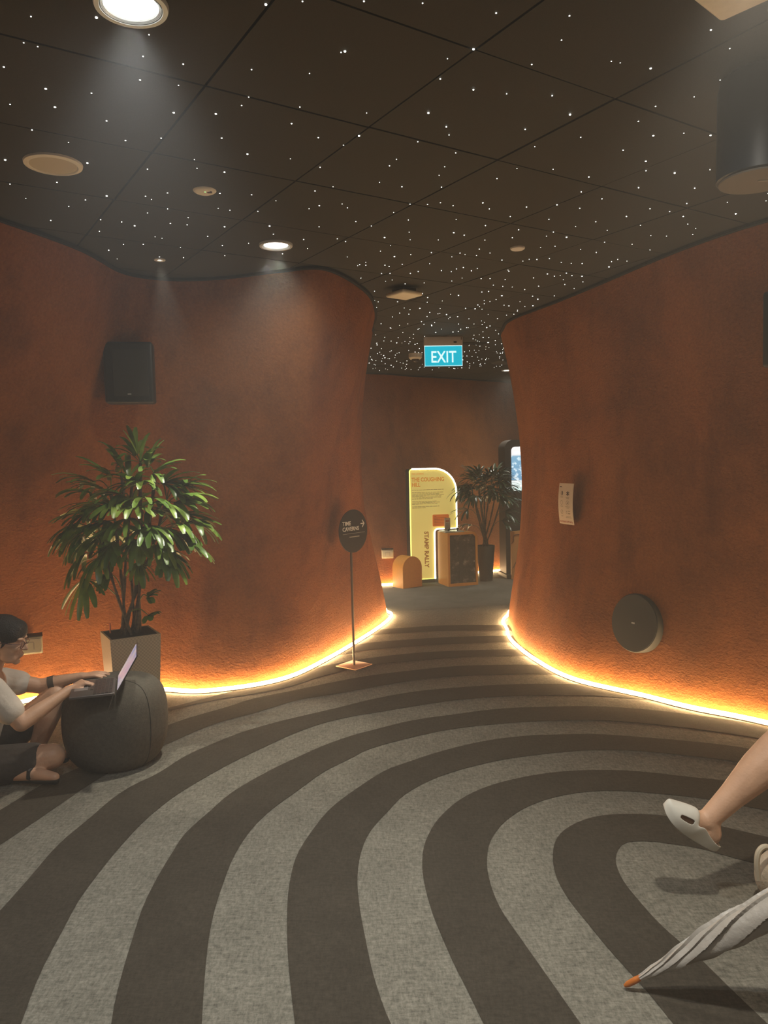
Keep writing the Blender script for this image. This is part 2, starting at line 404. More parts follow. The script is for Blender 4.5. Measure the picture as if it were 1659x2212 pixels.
BB, BT = wall('wall_far', BP, [0, .05, .08, .08, .08, .08, .05, 0], 1)
strip('led_strip', 'short glowing light strip at the foot of the far back wall, beside the orange stool', BB, 1, 8, 30)
strip('led_strip', 'short glowing light strip at the foot of the far wall, behind the dark pot', BB, 1, 43, 60)
shadow_gap('gap_shade_3', BT, 1)
bm = new_bm()
add_box(bm, (-.2, -2.05, CEIL/2), (8.2, .1, CEIL)); struct('wall_behind', bm, M['plaster'], smooth=False)

# ---------------------------------------------------------------- ceiling: board panels with joints
TH = 0.56870043; PITCHU, OFFU, PITCHV, OFFV = .6085, .89, .596, 1.79
bm = new_bm()
cT, sT = math.cos(TH), math.sin(TH)
def rot_uv(u, v): return Vector((cT*u - sT*v, sT*u + cT*v, 0))
g = .0022
for i in range(-14, 22):
    for j in range(-12, 24):
        u0, u1 = OFFU+PITCHU*i+g, OFFU+PITCHU*(i+1)-g; v0, v1 = OFFV+PITCHV*j+g, OFFV+PITCHV*(j+1)-g
        c = rot_uv((u0+u1)/2, (v0+v1)/2)
        if not (X0-.3 < c.x < X1+.3 and Y0-.3 < c.y < Y1+.3): continue
        dz = random.uniform(-.0012, .0012); b = .002
        lo = [bm.verts.new(rot_uv(*p) + Vector((0, 0, CEIL+dz))) for p in ((u0+b, v0+b), (u1-b, v0+b), (u1-b, v1-b), (u0+b, v1-b))]
        hi = [bm.verts.new(rot_uv(*p) + Vector((0, 0, CEIL+.014))) for p in ((u0, v0), (u1, v0), (u1, v1), (u0, v1))]
        bm.faces.new(lo)
        for k in range(4): bm.faces.new((lo[k], lo[(k+1) % 4], hi[(k+1) % 4], hi[k]))
for f in bm.faces: f.material_index = 0
bmesh.ops.recalc_face_normals(bm, faces=bm.faces)
r_ = bmesh.ops.create_cube(bm, size=1)
for v in r_['verts']: v.co = Vector((v.co.x*(X1-X0+1) + (X0+X1)/2, v.co.y*(Y1-Y0+1) + (Y0+Y1)/2, CEIL+.03+v.co.z*.03))
for f in {f for v in r_['verts'] for f in v.link_faces}: f.material_index = 1
me = bpy.data.meshes.new('ceiling'); bm.to_mesh(me); bm.free(); me.materials.append(M['ceiling']); me.materials.append(M['gap'])
ceiling = bpy.data.objects.new('ceiling', me); COL.objects.link(ceiling); tag(ceiling, kind='structure')
try: M['star'].cycles.emission_sampling = 'NONE'
except Exception: pass
# fibre-optic stars
stars = []
def inroom(x, y):
    if y > 10.2: return False
    px = CX + F*x/max(y, .1)
    if y < 1.4 or px < -120 or px > 1800: return False
    return True
cell = .178
for i in range(-30, 40):
    for j in range(6, 62):
        if random.random() < .07: continue
        x = (i+random.uniform(-.5, .5))*cell; y = (j+random.uniform(-.5, .5))*cell
        if inroom(x, y): stars.append((x, y, random.choice((.0018, .0022, .0022, .0027, .0027, .0032, .0042))))
        if y > 4.5 and random.random() < .45 and inroom(x+.06, y+.05): stars.append((x+random.uniform(-.08, .08), y+random.uniform(-.08, .08), random.choice((.0018, .0025, .003))))
def behind_wall(x, y):
    # keep only stars between the walls
    xs = [t for t in LT if abs(t.y-y) < .25]
    return bool(xs) and y < 8 and x < max(t.x for t in xs)
def right_of(x, y):
    xs = [t for t in RT if abs(t.y-y) < .25]
    return bool(xs) and y < 8 and x > min(t.x for t in xs)
stars = [s for s in stars if not behind_wall(s[0], s[1]) and not right_of(s[0], s[1])]
near = sorted(stars, key=lambda s: s[1]/s[2])[:100]; ns = set(near)
smesh = None
def star_bm(bm, x, y, r, yy):
    k = .8 + .06*yy
    add_ball(bm, (x, y, CEIL-.0015), (r*k, r*k, r*k*.7), 1)
for s in near:
    bm = new_bm(); add_ball(bm, (0, 0, 0), (1, 1, .7), 1)
    if smesh is None:
        o = obj('star_light', bm, M['star'], ceiling); smesh = o.data
    else:
        bm.free(); o = bpy.data.objects.new('star_light', smesh); COL.objects.link(o); o.parent = ceiling
    k = s[2]*(.8+.06*s[1]); o.scale = (k, k, k); o.location = (s[0], s[1], CEIL-.0015)
bm = new_bm()
for s in stars:
    if s in ns: continue
    star_bm(bm, s[0], s[1], s[2], s[1])
tag(obj('star_lights', bm, M['star'], ceiling), kind='stuff')

# ---------------------------------------------------------------- lamps
def spot(name, loc, watts, parent, ang=120, blend=.9, size=.05, col=(1, .93, .80), rot=(0, 0, 0)):
    L = bpy.data.lights.new(name, 'SPOT'); L.energy = watts; L.color = col; L.spot_size = math.radians(ang); L.spot_blend = blend; L.shadow_soft_size = size
    o = bpy.data.objects.new(name, L); COL.objects.link(o); o.parent = parent; o.location = loc; o.rotation_euler = rot
    return o
def downlight(p, R, label, watts, col=(1, .93, .80), ang=86, size=None, fill=1.0, tilt=0.0, group='recessed ceiling downlights'):
    t = thing('downlight', label, 'ceiling light', (p.x, p.y, CEIL), 0)
    bm = new_bm(); add_lathe(bm, [(R*.80, -.004), (R*.84, -.012), (R*.97, -.012), (R, -.004), (R, .0), (R*.8, .0), (R*.80, -.004)], 48, cap=False); obj('trim_ring', bm, M['baffle'], t)
    bm = new_bm(); add_lathe(bm, [(R*.80, -.010), (R*.77, -.007), (R*.77, -.0085), (R*.74, -.0055), (R*.74, -.007), (R*.71, -.004), (R*.70, -.002)], 48, cap=False); obj('stepped_baffle', bm, M['baffle'], t)
    bm = new_bm(); add_lathe(bm, [(R*.70, -.0035), (R*.5, -.006), (R*.01, -.007)], 40, cap=False); obj('diffuser', bm, M['lamp_on'], t)
    tag(t, group=group)
    spot('spot_lamp', (0, 0, -.03), watts, t, ang=ang, size=size or R*.6, col=col, rot=(math.radians(tilt), 0, 0))
    if fill: spot('fill_lamp', (0, 0, -.03), FILL*fill, t, ang=176, size=R*.7, col=col, blend=1)  # second, wide lamp added as ambient fill
    return t
C_big = on(283, 8, CEIL); downlight(C_big, .095, 'large round ceiling downlight cut by the top edge of the photo, ringed baffle glowing white', DOWN*.9, col=(.90, .96, 1.0))
C_sm = on(596, 528, CEIL); downlight(C_sm, .092, 'round glowing ceiling downlight in mid ceiling, above the wall bend', DOWN, tilt=-14)
C_far = on(1097, 799, CEIL); downlight(C_far, .09, 'small far glowing downlight beside the edge of the right wall, past the exit sign', DOWN*.35)
# more downlights out of view, some added only for brightness
C_r = Vector((.86, 1.74, 0)); downlight(C_r, .095, 'round ceiling downlight just above the top edge of the photo, right of centre', DOWN*.9)
C_f1 = Vector((-1.1, 9.0, 0)); downlight(C_f1, .09, 'unseen round ceiling downlight added to brighten the far room, hidden by the left wall', DOWN*1.3)  # added lamp, lights the far room from the left
C_f2 = Vector((2.6, 9.3, 0)); downlight(C_f2, .09, 'unseen round ceiling downlight added to brighten the far room, hidden by the right wall', DOWN*.7)  # its added counterpart on the right side
C_l = Vector((-1.9, 1.0, 0)); downlight(C_l, .095, 'unseen round ceiling downlight added as fill light behind the camera on the left', DOWN*.3)  # added fill for the near part of the room
C_r2 = Vector((.5, .15, 0)); downlight(C_r2, .095, 'round ceiling downlight behind the camera on the right', DOWN*.5)
# pinhole spots
def pinhole(p, R, label, watts, tilt=(0, 0, 0)):
    t = thing('pinhole_light', label, 'ceiling light', (p.x, p.y, CEIL))
    bm = new_bm(); add_lathe(bm, [(R*.35, -.003), (R*.5, -.008), (R, -.007), (R, 0), (R*.35, 0), (R*.35, -.003)], 32, cap=False); obj('trim_ring', bm, M['grey_white'], t)
    bm = new_bm(); add_lathe(bm, [(R*.36, -.002), (R*.01, -.002)], 24, cap=False); obj('lens', bm, M['lamp_on'] if watts else M['grey_white'], t)
    if watts: spot('spot_lamp', (0, 0, -.02), watts, t, ang=38, blend=.5, size=.02, col=(1, .94, .80), rot=tilt)
pinhole(on(345, 560, CEIL), .032, 'tiny round ceiling spot above the palm by the left wall', 90, (math.radians(-4), math.radians(-7), 0))
t = thing('ceiling_disc', 'small round grey sensor disc on the right part of the ceiling', 'sensor', on(1118, 535, CEIL))
bm = new_bm(); add_lathe(bm, [(.001, -.012), (.034, -.012), (.04, -.008), (.042, 0), (.001, 0)], 32, cap=False); obj('disc', bm, M['grey_white'], t)
# round ceiling speaker
t = thing('ceiling_speaker', 'round cream speaker flush in the ceiling at the left', 'speaker', on(115, 353, CEIL))
bm = new_bm(); add_lathe(bm, [(.088, -.008), (.092, -.012), (.108, -.008), (.11, 0), (.088, 0), (.088, -.008)], 48, cap=False); obj('rim', bm, M['white'], t)
bm = new_bm(); add_lathe(bm, [(.088, -.008), (.04, -.011), (.001, -.0115)], 48, cap=False); obj('grille', bm, mat('cream_grille', (.62, .55, .40), .6, bump=.3, bscale=1200), t)
# smoke detector
t = thing('smoke_detector', 'small round white smoke detector with a dark red tag on ceiling', 'smoke detector', on(442, 411, CEIL))
bm = new_bm(); add_lathe(bm, [(.001, -.014), (.03, -.014), (.042, -.009), (.05, -.003), (.051, 0), (.001, 0)], 40, cap=False); obj('body', bm, M['white'], t)
bm = new_bm(); add_box(bm, (.024, -.012, -.014), (.020, .012, .004)); obj('tag', bm, mat('maroon', (.10, .03, .02), .5), t)
bm = new_bm(); add_ball(bm, (.006, -.02, -.014), .0028, 1); obj('indicator_light', bm, mat('green_led', (.2, .8, .2), .4, emis=(.3, 1, .3), es=1.5), t)
# access points
def access_point(p, s, rz, label, drop=.045):
    t = thing('access_point', label, 'wireless access point', (p.x, p.y, CEIL-drop), rz)
    bm = new_bm(); add_box(bm, (0, 0, 0), (s, s, .03), bevel=.014); obj('housing', bm, M['white'], t)
    bm = new_bm(); add_box(bm, (0, 0, drop-.0225), (s*.62, s*.62, drop-.014)); obj('mounting_bracket', bm, M['black'], t)
access_point(on(873, 638, CEIL-.05), .19, TH+.1, 'square cream wireless unit under the ceiling between the two walls')
access_point(on(1600, -24, CEIL-.05), .19, TH+.15, 'square cream wireless unit cut off at the top right corner', .045)
# hanging cylinder speaker
p = at(1640, 270, 2.5)
t = thing('cylinder_speaker', 'dark cylinder speaker hanging from the ceiling at the right edge', 'speaker', (p.x, 2.5, CEIL))
bz = at(1635, 388, 2.5).z - CEIL
bm = new_bm(); add_lathe(bm, [(.001, 0), (.10, 0), (.118, -.015), (.124, -.05), (.127, bz+.004), (.120, bz), (.001, bz)], 56, cap=False); obj('body', bm, mat('navy_black', (.010, .020, .036), .45), t)
bm = new_bm(); add_lathe(bm, [(.120, bz-.001), (.119, bz-.006), (.001, bz-.007)], 56, cap=False); obj('grille', bm, mat('grey_grille', (.17, .15, .12), .6, bump=.3, bscale=1500), t)
bm = new_bm(); add_box(bm, (.008, -.012, bz-.008), (.03, .004, .002)); obj('badge', bm, M['silver'], t)
bm = new_bm(); add_box(bm, (.0, -.10, -.012), (.05, .03, .01), bevel=.002); obj('mounting_clip', bm, M['black'], t)

# exit sign
p = on(957, 728, CEIL); Yx = p.y
a = at(916, 728, Yx); b = at(999, 728, Yx); W = (b-a).length; zb = at(957, 791, Yx).z; zm = at(957, 747, Yx).z
t = thing('exit_sign', 'lit blue EXIT sign hanging from the ceiling in the passage', 'exit sign', (p.x, Yx, CEIL), .06)
bm = new_bm(); add_box(bm, (0, 0, (zm-CEIL)/2), (W, .07, CEIL-zm), bevel=.004); hous = obj('housing', bm, M['grey_white'], t)
bm = new_bm(); add_box(bm, (0, 0, (zm+zb)/2-CEIL), (W*.985, .018, zm-zb)); face = obj('sign_panel', bm, mat('exit_blue', (.0, .25, .35), .4, emis=(.0, .47, .62), es=1.0), t)
lw = mat('exit_letters', (.8, 1, 1), .4, emis=(.75, 1, 1), es=1.0)
text('lettering', 'EXIT', .158, lw, face, (0, -.0105, zb-CEIL+.036), UPRIGHT, sx=.78, bold=.0015, align='CENTER')
bm = new_bm()
for z in (zm-CEIL-.003, zb-CEIL+.003): add_box(bm, (0, -.010, z), (W*.985, .002, .004))
for x in (-W*.49, W*.49): add_box(bm, (x, -.010, (zm+zb)/2-CEIL), (.004, .002, zm-zb))
obj('border', bm, lw, face)
bm = new_bm(); add_box(bm, (W*.3, -.0355, -.055), (.03, .002, .016)); obj('indicator_window', bm, M['black'], hous)
bm = new_bm(); add_box(bm, (W*.46, -.0355, -.022), (.006, .002, .026)); obj('status_mark', bm, M['black'], hous)
# dome camera
p = on(897, 764, CEIL)
t = thing('dome_camera', 'white dome security camera on ceiling left of the exit sign', 'security camera', p)
bm = new_bm(); add_lathe(bm, [(.001, 0), (.075, 0), (.075, -.045), (.06, -.062), (.001, -.064)], 36, cap=False); obj('housing', bm, M['white'], t)
bm = new_bm(); add_ball(bm, (.0, 0, -.066), (.042, .042, .036), 3); obj('dome', bm, mat('smoked_dome', (.06, .05, .045), .1), t)
# far round ceiling speaker and air slots
t = thing('ceiling_speaker', 'dark flat round disc on the far ceiling beside the right wall', 'speaker', on(1088, 783, CEIL))
bm = new_bm(); add_lathe(bm, [(.001, -.012), (.14, -.012), (.155, 0), (.001, 0)], 40, cap=False); obj('grille', bm, mat('dim_grille', (.07, .065, .055), .6), t)
for (a, b, lab) in (((998, 741), (1046, 742), 'thin black air slot in the ceiling right of the exit sign'), ((806, 790), (850, 791), 'thin black air slot in the far ceiling beside the left wall edge')):
    A_, B_ = on(*a, CEIL), on(*b, CEIL); d = B_-A_
    t = thing('air_slot', lab, 'air vent', ((A_+B_)/2), math.atan2(d.y, d.x))
    bm = new_bm(); add_box(bm, (0, 0, -.002), (d.length, .09, .004)); obj('slot', bm, M['gap'], t)
    bm = new_bm()
    for s in (-1, 1): add_box(bm, (0, s*.05, -.004), (d.length+.02, .012, .008))
    obj('frame', bm, M['ceiling'], t)

# ---------------------------------------------------------------- wall things
# round speaker on right wall
def wall_frame(px, py, B, T, amp, sg=1):   # point on the right wall seen at this pixel: march along the ray
    d = ray(px, py); best = None
    for k in range(300, 900):
        Y = k/100; p = at(px, py, Y); v = min(1, max(0, p.z/CEIL)); s = v*v*(3-2*v)*.35 + v*.65
        for i in range(len(B)-1):
            a = B[i].lerp(T[i], s); b = B[i+1].lerp(T[i+1], s)
            e = (b-a); el = e.length
            if el < 1e-6: continue
            e = e/el; n = Vector((-e.y, e.x, 0)); off = n*amp*math.sin(PI*v**1.2)
            q_ = Vector((p.x, p.y, 0)) - a - off; u = q_.dot(e)
            if -.001 <= u <= el+.001 and abs(q_.dot(n)) < .02: return p, -n
    return at(px, py, 5), Vector((-1, 0, 0))
def wallspeaker(Y, px, py, w_, h_, rz, label, yoff=.0):
    c = at(px, py, Y)
    t = thing('wall_speaker', label, 'speaker', c, rz)
    bm = new_bm(); add_box(bm, (0, 0, 0), (w_, .14, h_), bevel=.018); obj('cabinet', bm, M['black'], t)
    bm = new_bm(); add_box(bm, (.012, -.072, -.004), (w_*.70, .006, h_*.76), bevel=.002); gr = obj('grille', bm, M['grille'], t)
    bm = new_bm(); add_box(bm, (.0, -.076, -h_*.355), (.022, .002, .005)); obj('badge', bm, M['silver'], gr)
    bm = new_bm(); add_tube(bm, [(0, .06, 0), (0, .22, 0)], .03, 12); add_box(bm, (0, .2, 0), (.1, .02, .12)); obj('bracket', bm, M['black'], t)
pL, nL = wall_frame(281, 807, LB, LT, .12); print('LSPK', pL, nL)
wallspeaker(pL.y-.12, 281, 807, .30, .385, .20, 'black box speaker mounted high on the left wall above the palm')
wallspeaker(4.02, 1722, 706, .30, .40, -.9, 'black box speaker cut by the right edge, high on the right wall')

p, n = wall_frame(1377, 1347, RB, RT, .10)
rz = math.atan2(n.y, n.x) + PI/2 - .16
t = thing('round_speaker', 'round black speaker set low on the right wall', 'speaker', p - n*.022, rot=(math.radians(-8), 0, rz))
bm = new_bm(); add_lathe(bm, [(.001, -.14), (.185, -.14), (.197, -.11), (.197, .04), (.19, .052), (.001, .052)], 64, cap=False); bm.transform(Matrix.Rotation(PI/2, 4, 'X')); obj('body', bm, mat('charcoal_speaker', (.05, .05, .042), .6), t)
bm = new_bm(); add_lathe(bm, [(.186, .052), (.186, .056), (.001, .058)], 64, cap=False); bm.transform(Matrix.Rotation(PI/2, 4, 'X')); obj('grille', bm, mat('charcoal_grille', (.062, .062, .052), .75, bump=.2, bscale=1500), t)
bm = new_bm(); add_box(bm, (0, -.060, 0), (.026, .003, .010)); obj('badge', bm, M['silver'], t)

# notice sheet on right wall
p, n = wall_frame(1232, 1088, RB, RT, .12); rz = math.atan2(n.y, n.x) + PI/2
Hn = (at(1232, 1045, p.y).z - at(1232, 1133, p.y).z); Wn = .215
t = thing('notice_sheet', 'white paper notice of six small icons on the right wall', 'notice', p + n*.032, rz)
bm = new_bm(); g_ = []
for i in range(9):
    g_.append([])
    for j in range(13):
        u, v = i/8, j/12; z = (v-.5)*Hn; x = (u-.5)*Wn
        y = -.012*math.sin(v*PI) - .006*math.sin(u*PI) + .004*u
        g_[-1].append((x, y, z))
for y_ in (0, .0015):
    V = [[bm.verts.new((x, y+y_, z)) for x, y, z in c] for c in g_]
    for a, b in zip(V, V[1:]):
        for k in range(12): bm.faces.new((a[k], b[k], b[k+1], a[k+1]))
paper = obj('paper', bm, mat('notice_paper', (.72, .60, .45), .7), t)
def sheet_y(x, z):
    u = x/Wn+.5; v = z/Hn+.5; return -.012*math.sin(v*PI) - .006*math.sin(u*PI) + .004*u - .0016
def patch(bm, pts):   # polygon in sheet coords 0..1 laid on the paper
    vs = []
    for u, v in pts:
        x, z = (u-.5)*Wn, (v-.5)*Hn; vs.append(bm.verts.new((x, sheet_y(x, z), z)))
    if len(vs) > 2: bm.faces.new(vs)
def ring(bm, cu, cv, ru, rv, wd=.014, n=16):
    for k in range(n):
        a, b = 2*PI*k/n, 2*PI*(k+1)/n
        patch(bm, [(cu+ru*math.cos(a), cv+rv*math.sin(a)), (cu+ru*math.cos(b), cv+rv*math.sin(b)), (cu+(ru-wd)*math.cos(b), cv+(rv-wd*.6)*math.sin(b)), (cu+(ru-wd)*math.cos(a), cv+(rv-wd*.6)*math.sin(a))])
def disc(bm, cu, cv, ru, rv, n=14): patch(bm, [(cu+ru*math.cos(2*PI*k/n), cv+rv*math.sin(2*PI*k/n)) for k in range(n)])
def bar(bm, u0, u1, v, h=.007): patch(bm, [(u0, v-h), (u1, v-h), (u1, v+h), (u0, v+h)])
icb = mat('icon_black', (.03, .015, .015), .7); tau = mat('print_taupe', (.33, .27, .17), .7)
def mark(name, m, *fns):
    bm = new_bm()
    for f in fns: f(bm)
    obj(name, bm, m, paper)
mark('icon', icb, lambda b: disc(b, .31, .76, .035, .055))
mark('icon_outline', tau, lambda b: ring(b, .29, .76, .09, .055))
mark('icon', icb, lambda b: disc(b, .69, .755, .042, .035), *[(lambda b, a=2*PI*k/6+PI/6: disc(b, .69+.075*math.cos(a), .755+.045*math.sin(a), .030, .012, 8)) for k in range(6)])
mark('icon', icb, lambda b: disc(b, .69, .525, .03, .014))
mark('title_mark', icb, lambda b: bar(b, .08, .24, .915, .012))
mark('icon_outline', tau, lambda b: ring(b, .29, .53, .09, .055))
mark('icon_outline', tau, lambda b: ring(b, .69, .53, .10, .055))
mark('icon_outline', tau, lambda b: ring(b, .29, .30, .09, .055), lambda b: patch(b, [(.24, .27), (.26, .26), (.35, .33), (.33, .34)]))
mark('icon_outline', tau, *[(lambda b, q=q: bar(b, *q)) for q in ((.58, .66, .32, .008), (.58, .66, .28, .008), (.70, .84, .325, .008), (.70, .84, .27, .012))])
for u0, u1, v0 in ((.2, .38, .665), (.58, .80, .66), (.62, .78, .635), (.19, .4, .44), (.55, .85, .435), (.64, .78, .405), (.22, .38, .20), (.58, .86, .195), (.54, .9, .168)): mark('caption', tau, lambda b: bar(b, u0, u1, v0, .005))
bm = new_bm()
for k in range(9):
    u = .07+k*.097; patch(bm, [(u, .085), (u+.055, .085), (u+.10, .04), (u+.045, .04)])
obj('striped_border', bm, mat('print_rust', (.45, .16, .10), .7), paper)

# socket boxes
def socket(c, w_, h_, rz, label):
    t = thing('socket_box', label, 'socket', c, rz)
    bm = new_bm(); add_box(bm, (0, .01, 0), (w_, .10, h_), bevel=.006); obj('box', bm, mat('ivory', (.80, .72, .50), .35), t)
    bm = new_bm(); add_box(bm, (0, -.046, 0), (w_*.9, .012, h_*.82), bevel=.004); hc_ = obj('hinged_cover', bm, mat('pale_cover', (.74, .70, .52), .15, coat=.5), t)
    bm = new_bm(); add_box(bm, (-w_*.18, -.053, .0), (w_*.03, .002, h_*.4)); add_box(bm, (w_*.18, -.053, 0), (w_*.03, .002, h_*.4)); add_box(bm, (0, -.053, h_*.22), (w_*.36, .002, h_*.04)); obj('latch', bm, M['ink_grey'], hc_)
    bm = new_bm(); add_box(bm, (0, .0, h_/2+.006), (w_*1.02, .10, .006)); obj('lid_edge', bm, M['black'], t)
c = at(62, 1393, 5.02); socket(c, .17, .115, .45, 'cream socket box on left wall, behind the head of the seated person')
c = at(837, 1196, 9.78); socket(c, .15, .115, .05, 'small cream socket box on far wall, left of the tall yellow panel')

# ---------------------------------------------------------------- directional sign on stand
b0 = on(765, 1438, 0)
t = thing('sign_stand', 'dark round TIME CAVERNS direction sign on a thin pole and square plate', 'sign', b0, math.radians(52))
bm = new_bm(); add_box(bm, (0, 0, .004), (.205, .205, .008), bevel=.002); obj('base_plate', bm, M['copper'], t)
zc = at(770, 1147, b0.y).z
bm = new_bm(); add_tube(bm, [(0, .0, .008), (0, .0, zc+.02)], .0100, 12); obj('pole', bm, M['steel'], t)
bm = new_bm(); add_lathe(bm, [(.001, -.004), (.168, -.004), (.168, .004), (.001, .004)], 72, c=(0, 0, 0), cap=False)
bm.transform(Matrix.Translation((.015, -.014, zc)) @ Matrix.Rotation(PI/2, 4, 'X')); disc_ = obj('sign_disc', bm, M['dark_sign'], t)
yy = -.0195
text('lettering', 'TIME', .066, M['ink_white'], disc_, (-.116, yy, zc+.048), UPRIGHT, bold=.0014, fit=(.098, .031))
text('lettering', 'CAVERNS', .066, M['ink_white'], disc_, (-.116, yy, zc+.004), UPRIGHT, bold=.0014, fit=(.196, .032))
bm = new_bm()
ax, az = .128, zc+.052
add_box(bm, (ax-.004, yy, az), (.046, .0016, .008))
for s in (-1, 1): add_box(bm, (ax+.004, yy, az+s*.0125), (.040, .0016, .008), R=Matrix.Rotation(s*math.radians(52), 3, 'Y'))
obj('arrow', bm, M['ink_white'], disc_)
bm = new_bm(); add_box(bm, (.018, yy, zc-.017), (.262, .0016, .003)); obj('rule_line', bm, M['ink_grey'], disc_)
bm = new_bm(); add_box(bm, (.022, yy, zc-.044), (.120, .0016, .008)); obj('small_print', bm, M['ink_grey'], disc_)

# ---------------------------------------------------------------- far display things
# tall yellow panel
pa = on(888, 1261)
s = pa.y/F
t = thing('info_panel', 'tall glowing yellow COUGHING HILL information panel at the far end', 'display panel', (pa.x, pa.y, 0), math.radians(12))
Hh = at(888, 1013, pa.y).z; Wd = (at(984, 1013, pa.y).x-pa.x)/math.cos(math.radians(12))*1.03
cx_ = (at(936, 1013, pa.y).x-pa.x)*1.04; cz_ = at(936, 1143, pa.y+.07).z; zb_ = .045
def arc(cx, cz, r, a0, a1, n=12): return [(cx+r*math.cos(math.radians(a0+(a1-a0)*k/n)), cz+r*math.sin(math.radians(a0+(a1-a0)*k/n))) for k in range(n+1)]
def panel_outline(i=0.0, zb=zb_):
    R_ = .30
    o = [(i, zb+i), (cx_-i, zb+i)]
    o += arc(cx_-i+.05, cz_+i-.05, .05, 180, 90, 6)
    o += [(Wd-i, cz_+i)]
    o += arc(Wd-R_-i+.0, Hh-R_-i, R_, 0, 90, 16)
    o += arc(.03+i, Hh-.03-i, .03, 90, 180, 5)
    return o
bm = new_bm(); add_prism(bm, panel_outline(0, 0), .012, .18); obj('dark_backing', bm, M['dark_sign'], t, smooth=False)
def yellowmat():
    m, nt, p = nodes('lit_yellow_face')
    v = nt.nodes.new('ShaderNodeTexCoord').outputs['Object']
    c = ramp(nt, noise(nt, v, 2.0, 2), [(.3, (.62, .50, .13)), (.7, (.70, .56, .16))])
    nt.links.new(c, p.inputs['Base Color']); nt.links.new(c, p.inputs['Emission Color']); p.inputs['Emission Strength'].default_value = .62
    return m
bm = new_bm(); add_prism(bm, panel_outline(.006), -.004, .012); lface = obj('lit_face', bm, yellowmat(), t, smooth=False)
ol = panel_outline(.008)
bm = new_bm(); pts = [Vector((x, -.006, z)) for x, z in ol]; add_tube(bm, pts + [pts[0]], .0075, 6); obj('edge_light', bm, mat('neon_yellow', (1, 1, .5), .5, emis=(.95, .95, .18), es=1.6), t)
ol2 = [p_ for p_ in panel_outline(.004)][1:-5]
bm = new_bm(); pts = [Vector((x, -.010, z)) for x, z in ol2]; add_tube(bm, pts, .010, 8); obj('neon_rim', bm, mat('neon_white', (1, 1, .8), .5, emis=(1, 1, .72), es=6), t)
inkO = mat('ink_orange', (.50, .20, .02), .6, emis=(.55, .20, .02), es=.6); inkB = mat('ink_olive', (.20, .15, .03), .6)
text('heading', 'THE COUGHING\nHILL', .072, inkO, lface, (.035, -.006, Hh-.165), UPRIGHT, sx=.80, bold=.002)
text('subheading', 'THE CAVERNS', .028, inkO, lface, (.035, -.006, Hh-.075), UPRIGHT, sx=.9)
z = Hh-.275
for grp in ((.44,), (.42, .40, .43, .42, .41, .30), (.36, .40, .34), (.39, .18)):
    bm = new_bm()
    for L in grp:
        x = .035
        while x < .035+L-.03:
            wl = random.uniform(.02, .06); wl = min(wl, .035+L-x); add_box(bm, (x+wl/2, -.006, z), (wl, .0015, .0042)); x += wl+.006
        z -= .0165
    z -= .017; obj('paragraph', bm, inkB, lface, smooth=False)
text('vertical_lettering', 'STAMP RALLY', .078, mat('ink_brown', (.27, .13, .02), .6, emis=(.30, .13, .02), es=.5), lface, (.192, -.006, .675), UPRIGHT @ Matrix.Rotation(-PI/2, 3, 'Z'), sx=.98, bold=.003)
# orange card on it
bm = new_bm(); x0 = cx_-.02
def rr(x0, z0, x1, z1, r): return arc(x0+r, z0+r, r, 180, 270, 4)+arc(x1-r, z0+r, r, 270, 360, 4)+arc(x1-r, z1-r, r, 0, 90, 4)+arc(x0+r, z1-r, r, 90, 180, 4)
add_prism(bm, rr(cx_-.025, cz_+.035, cx_+.195, cz_+.19, .015), -.016, -.004); ocard = obj('orange_card', bm, mat('card_orange', (.72, .22, .03), .5, emis=(.8, .2, .02), es=.25), t)
bm = new_bm()
for k, (L, q_) in enumerate(((.03, 0), (.165, 0), (.15, 0), (.155, 0), (.15, 0), (.14, 0))): add_box(bm, (cx_-.008+L/2, -.017, cz_+.165-k*.020), (L, .0016, .004))
obj('card_text', bm, mat('ink_rust', (.35, .08, .02), .6), ocard, smooth=False)

# orange arch block
a = on(871, 1272); b = on(912, 1266); c = on(853, 1264)
d = (b-a); wA = d.length; dep = .22
t = thing('arch_stool', 'orange block stool with arched top before the yellow panel', 'stool', (a.x, a.y, 0), math.atan2(d.y, d.x))
hA = at(890, 1204, a.y).z
bm = new_bm(); add_prism(bm, [(0, 0), (wA, 0)] + arc(wA/2, hA-wA/2, wA/2, 0, 180, 20), 0, dep); o = obj('block', bm, M['orange_paint'], t, auto=30)

# counter with mesh front
a = on(969, 1268); b = on(1033, 1263); c = on(937, 1257)
d = b-a; wC = d.length; e = (c-a); rzC = math.atan2(d.y, d.x)
depC = .34
t = thing('stamp_counter', 'orange framed counter with patterned dark front panel beside yellow panel', 'counter', (a.x, a.y, 0), rzC)
hC = at(969, 1152, a.y).z
out = [(0, 0), (wC, 0)] + arc(wC-.07, hC-.07, .07, 0, 90, 8) + arc(.012, hC-.012, .012, 90, 180, 3)
fr = .028
inn = [(fr, fr*1.3), (wC-fr, fr*1.3)] + arc(wC-.05-fr, hC-.05-fr, .05, 0, 90, 8) + arc(.012+fr, hC-.012-fr, .012, 90, 180, 3)
bm = new_bm()
def frame_prism(bm, out, inn, y0, y1):
    n = len(out)
    A0 = [bm.verts.new((x, y0, z)) for x, z in out]; A1 = [bm.verts.new((x, y1, z)) for x, z in out]
    B0 = [bm.verts.new((x, y0, z)) for x, z in inn]; B1 = [bm.verts.new((x, y1, z)) for x, z in inn]
    for k in range(n):
        l = (k+1) % n
        bm.faces.new((A0[k], A0[l], B0[l], B0[k])); bm.faces.new((A1[k], B1[k], B1[l], A1[l]))
        bm.faces.new((A0[k], A1[k], A1[l], A0[l])); bm.faces.new((B0[k], B0[l], B1[l], B1[k]))
frame_prism(bm, out, inn, 0, depC); obj('frame', bm, M['orange_paint'], t, auto=30)
